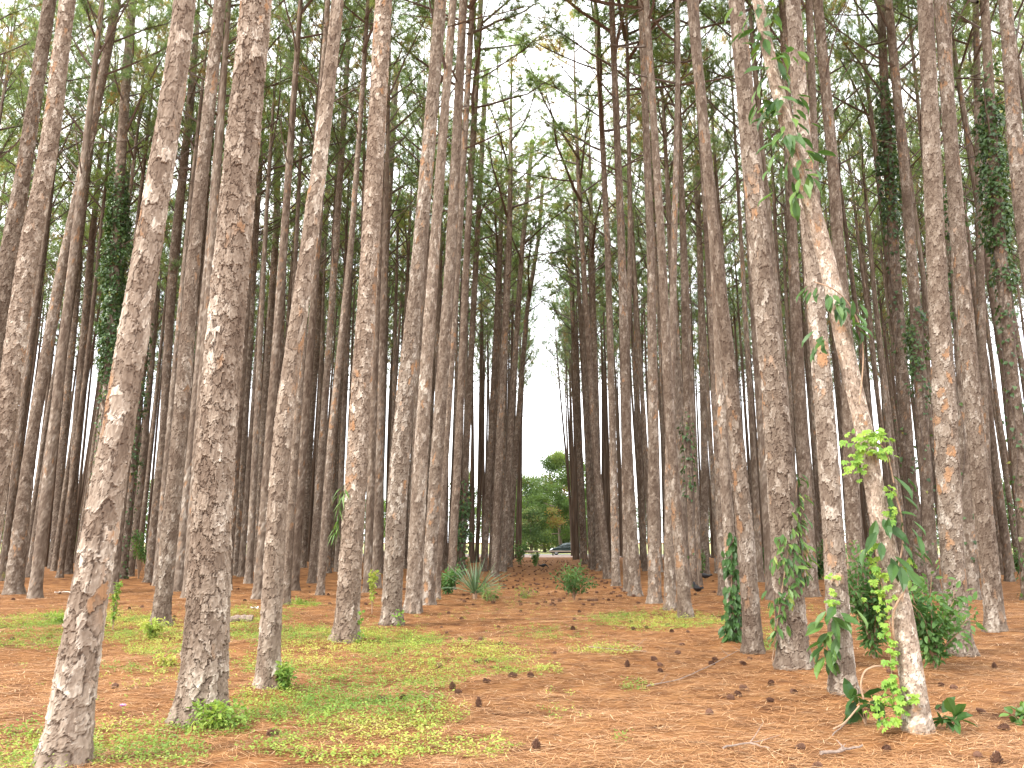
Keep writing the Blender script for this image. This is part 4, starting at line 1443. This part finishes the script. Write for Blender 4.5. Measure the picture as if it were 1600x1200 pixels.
for px0, px1, lab in [(811, 844, 'low timber barrier on two posts beside the road, left of the car'),
                      (858, 900, 'low timber barrier on two posts right in front of the car'),
                      (770, 803, 'low timber barrier at the road hidden behind the left row of trunks'),
                      (572, 605, 'low timber barrier glimpsed at the road behind the left trunks')]:
    barrier(px0, px1, 95.0, lab)

PAINT = plain('dark green car paint', (.018, .034, .030), .22, .05, 5, 0, .6)
GLASS = plain('tinted glass', (.10, .13, .135), .08, .03, 5, 0, .8)
TYRE = plain('tyre rubber', (.02, .02, .02), .85, .2)
RIM = plain('alloy rim', (.55, .55, .56), .35, .05, 5, 0, .5, .7)
LAMP = plain('headlamp lens', (.75, .77, .78), .15, .03, 5, 0, .8)
REDL = plain('tail lamp lens', (.4, .03, .02), .2, .05, 5, 0, .6)
DARK = plain('dark trim', (.03, .03, .03), .6, .1)
car = thing('parked_car', 'dark green hatchback parked beyond the log barriers at the end of the aisle', 'car', (2.65, 100.2, .012))


def loft(g, sections, mat=0):
    """sections: list of (x, [(y, z)...]) right half outline mirrored into closed loops"""
    rings = []
    for x, half in sections:
        loop = [(x, y, z) for y, z in half] + [(x, -y, z) for y, z in reversed(half)]
        rings.append(loop)
    m = len(rings[0])
    v = np.array(rings).reshape(-1, 3)
    f = []
    for i in range(len(rings) - 1):
        for j in range(m):
            k_ = (j + 1) % m
            f.append([i * m + j, i * m + k_, (i + 1) * m + k_, (i + 1) * m + j])
    g.add(v, f, mat)
    for base, rev in ((0, True), ((len(rings) - 1) * m, False)):
        c = v[base:base + m].mean(0)
        g.add(np.vstack([v[base:base + m], c]), [[(q + 1) % m, q, m] if rev else [q, (q + 1) % m, m] for q in range(m)], mat)


def sec(x, w, zb, zt, tuck=.06):
    return (x, [(w * .9, zb), (w, zb + .14), (w + .01, (zb + zt) / 2), (w - .02, zt - .08), (w - tuck, zt), (w * .4, zt + .03)])


g = Geo()
loft(g, [sec(-2.2, .62, .36, .62), sec(-2.1, .76, .26, .72), sec(-1.7, .84, .22, .84), sec(-1.2, .87, .21, .95), sec(-.6, .88, .2, 1.0),
         sec(.6, .88, .2, 1.0), sec(1.5, .87, .22, 1.02), sec(1.95, .83, .26, 1.0), sec(2.15, .74, .36, .92)])
body = g.obj('body', PAINT, car, True)
g = Geo()


def csec(x, wb, wt, zb, zt):
    return (x, [(wb, zb), (wb * .97, zb + (zt - zb) * .5), (wt, zt - .05), (wt * .85, zt), (wt * .3, zt + .015)])


loft(g, [csec(-1.30, .74, .70, .94, .97), csec(-.55, .80, .64, .98, 1.36), csec(-.1, .81, .64, .98, 1.49), csec(.7, .81, .64, .98, 1.52), csec(1.5, .79, .62, .98, 1.45), csec(1.98, .72, .62, .96, 1.05)])
g.obj('roof', PAINT, car, True)
for s in (-1, 1):
    for x0, x1, t0, t1 in ((-.72, .12, 1.16, 1.42), (.18, .95, 1.42, 1.43), (1.02, 1.62, 1.40, 1.24)):
        g = Geo()
        yb, yt = s * .822, s * .675
        v = np.array([[x0, yb, 1.03], [x1, yb, 1.03], [x1, yt + s * .04, t1], [x0 + (.08 if x0 < 0 else 0), yt + s * .04, t0], [x0, yb - s * .03, 1.03], [x1, yb - s * .03, 1.03], [x1, yt, t1], [x0, yt, t0]])
        g.add(v, [[0, 1, 2, 3], [7, 6, 5, 4], [0, 4, 5, 1], [1, 5, 6, 2], [2, 6, 7, 3], [3, 7, 4, 0]])
        g.obj('window', GLASS, car)
    g = Geo()
    box(g, (-.62, s * .93, 1.06), (.12, .16, .12))
    g.obj('mirror', PAINT, car)
    g = Geo()
    v = np.array([[-2.14, s * .5, .60], [-2.05, s * .78, .62], [-1.78, s * .85, .74], [-1.80, s * .80, .83], [-2.04, s * .55, .74]])
    g.add(v, [[0, 1, 2, 3, 4]])
    v2 = v + np.array([-.03, s * .015, .01])
    g.add(v2, [[0, 1, 2, 3, 4]])
    g.obj('headlight', LAMP, car)
    g = Geo()
    box(g, (2.08, s * .74, .86), (.14, .16, .24))
    g.obj('tail_light', REDL, car)
    for hx in (.02, 1.0):
        g = Geo()
        box(g, (hx, s * .89, .88), (.2, .03, .04))
        g.obj('door_handle', DARK, car)
    for wx in (-1.36, 1.30):
        w_ = link('wheel', None, car, (wx, s * .80, .31))
        g = Geo()
        th = np.linspace(0, 2 * math.pi, 25)
        tube(g, np.stack([.235 * np.cos(th), th * 0, .235 * np.sin(th)], -1), .078, 8)
        g.obj('tyre', TYRE, w_, True)
        g = Geo()
        th = np.linspace(0, 2 * math.pi, 21)
        tube(g, np.stack([.165 * np.cos(th), s * .05 + th * 0, .165 * np.sin(th)], -1), .025, 6)
        for q in range(5):
            a_ = q * 2 * math.pi / 5
            tube(g, np.array([[0, s * .05, 0], [.165 * math.cos(a_), s * .055, .165 * math.sin(a_)]]), .022, 6)
        g.obj('rim', RIM, w_)
g = Geo()
v = np.array([[-1.24, -.68, 1.0], [-1.24, .68, 1.0], [-.60, .58, 1.345], [-.60, -.58, 1.345]]) + np.array([-.02, 0, .03])
g.add(v, [[0, 1, 2, 3]])
g.add(v - np.array([.0, 0, .02]), [[3, 2, 1, 0]])
g.obj('windscreen', GLASS, car)
g = Geo()
box(g, (-2.2, 0, .42), (.08, 1.1, .18))
g.obj('bumper', DARK, car)


# ------------------------------------------------------------------ trees beyond the road
def broad_geo(seed, H, Rr, zb, n, leaf, brown=.0, pine=True):
    r2 = np.random.default_rng(seed)
    gt, gc = Geo(), Geo()
    zz = np.linspace(-.2, H * .92, 12)
    bx = .25 * np.sin(zz * .4 + seed)
    tube(gt, np.stack([bx, bx * .4, zz], -1), np.interp(zz, [-.2, .4, H], [.36, .28, .04]), 9)
    P, D, T = [], [], []
    nl = 26
    for i in range(nl):
        t = (i + r2.random()) / nl
        z = zb + (H - zb) * t * .93
        x0 = .25 * math.sin(z * .4 + seed)
        a = i * 2.4 + r2.normal(0, .3)
        L = Rr * (math.sin(math.pi * (.22 + .74 * t)) ** .7) * r2.uniform(.7, 1.1)
        el = r2.uniform(-.1, .5) + t * .5
        d = np.array([math.cos(a) * math.cos(el), math.sin(a) * math.cos(el), math.sin(el)])
        s = np.linspace(0, 1, 5)[:, None]
        pts = np.array([x0, x0 * .4, z]) + d * L * s + np.array([0, 0, .25 * L]) * s ** 2 * r2.uniform(-.2, 1)
        tube(gt, pts, np.linspace(.03 + .02 * L, .012, 5), 4)
        tn = r2.uniform(.0, .85) if r2.random() > brown * 2 or t > .45 else r2.uniform(.9, 1.0)
        for m in range(7):
            sq = r2.uniform(.35, 1.05)
            c = pts[0] + (pts[-1] - pts[0]) * sq + r2.normal(0, .32, 3)
            cnt = n // (nl * 7)
            o_ = r2.normal(0, 1, (cnt, 3))
            P.append(c + o_ * np.array([.5, .5, .26]) * r2.uniform(.6, 1.2))
            D.append(norm(o_) + np.array([0, 0, .25]))
            T.append(np.clip(tn + r2.normal(0, .07, cnt), 0, 1))
    leaves(gc, DIAM, np.concatenate(P), np.concatenate(D), r2.normal(0, 1, (len(np.concatenate(P)), 3)) + np.array([0, 0, .8]), r2.uniform(.6, 1.3, len(np.concatenate(P))) * leaf, 0, np.concatenate(T))
    return gt, gc


gt, gc = broad_geo(3, 14.5, 5.2, 2.4, 26000, .27, .16)
b = at_depth(877, 862, 116)
t = thing('broad_pine', 'broad spreading pine with some rusty foliage behind the parked car', 'pine tree', (b[0], 116, 0))
gt.obj('trunk', TWIG, t, True)
gc.obj('crown', FARLEAF, t)
BROAD = []
for k, (H, Rr, zb) in enumerate([(11, 3.4, 1.5), (9, 3.0, 1.0), (13, 3.2, 2.5), (6.5, 3.0, .4)]):
    gt, gc = broad_geo(20 + k, H, Rr, zb, 8000, .30, .0)
    BROAD.append((gt.mesh('trunk', TWIG, True), gc.mesh('crown', FARLEAF)))
r2 = np.random.default_rng(31)
spots = [(822, 124, 0), (806, 132, 2), (838, 138, 1), (858, 150, 0), (905, 135, 2), (790, 118, 1), (828, 112, 3), (920, 150, 0), (846, 165, 2), (868, 140, 1), (885, 150, 0), (852, 128, 3), (900, 128, 1), (878, 172, 2), (893, 122, 3)]
for px in range(-60, 1680, 52):
    if 780 < px < 930:
        continue
    spots.append((px + r2.uniform(-22, 22), r2.uniform(112, 175), int(r2.integers(0, 4))))
for px, Y, k in spots:
    x = at_depth(px, 850, Y)[0]
    if 780 < px < 930:
        lab = 'green leafy tree beyond the road in the gap at the end of the aisle'
        if k == 3:
            lab = 'low bright green tree beyond the road, left of the broad pine'
    else:
        lab = 'leafy tree beyond the road glimpsed between the %s trunks' % ('left' if px < 800 else 'right')
    t = thing('leafy_tree', lab, 'tree', (x, Y, 0), 'trees beyond the road')
    s = r2.uniform(.8, 1.2)
    t.scale = (s, s, s * (1.0 if 780 < px < 930 else r2.uniform(.8, 1.15)))
    t.rotation_euler = (0, 0, r2.uniform(0, 6.28))
    for nm, me in zip(('trunk', 'crown'), BROAD[k]):
        link(nm, me, t)
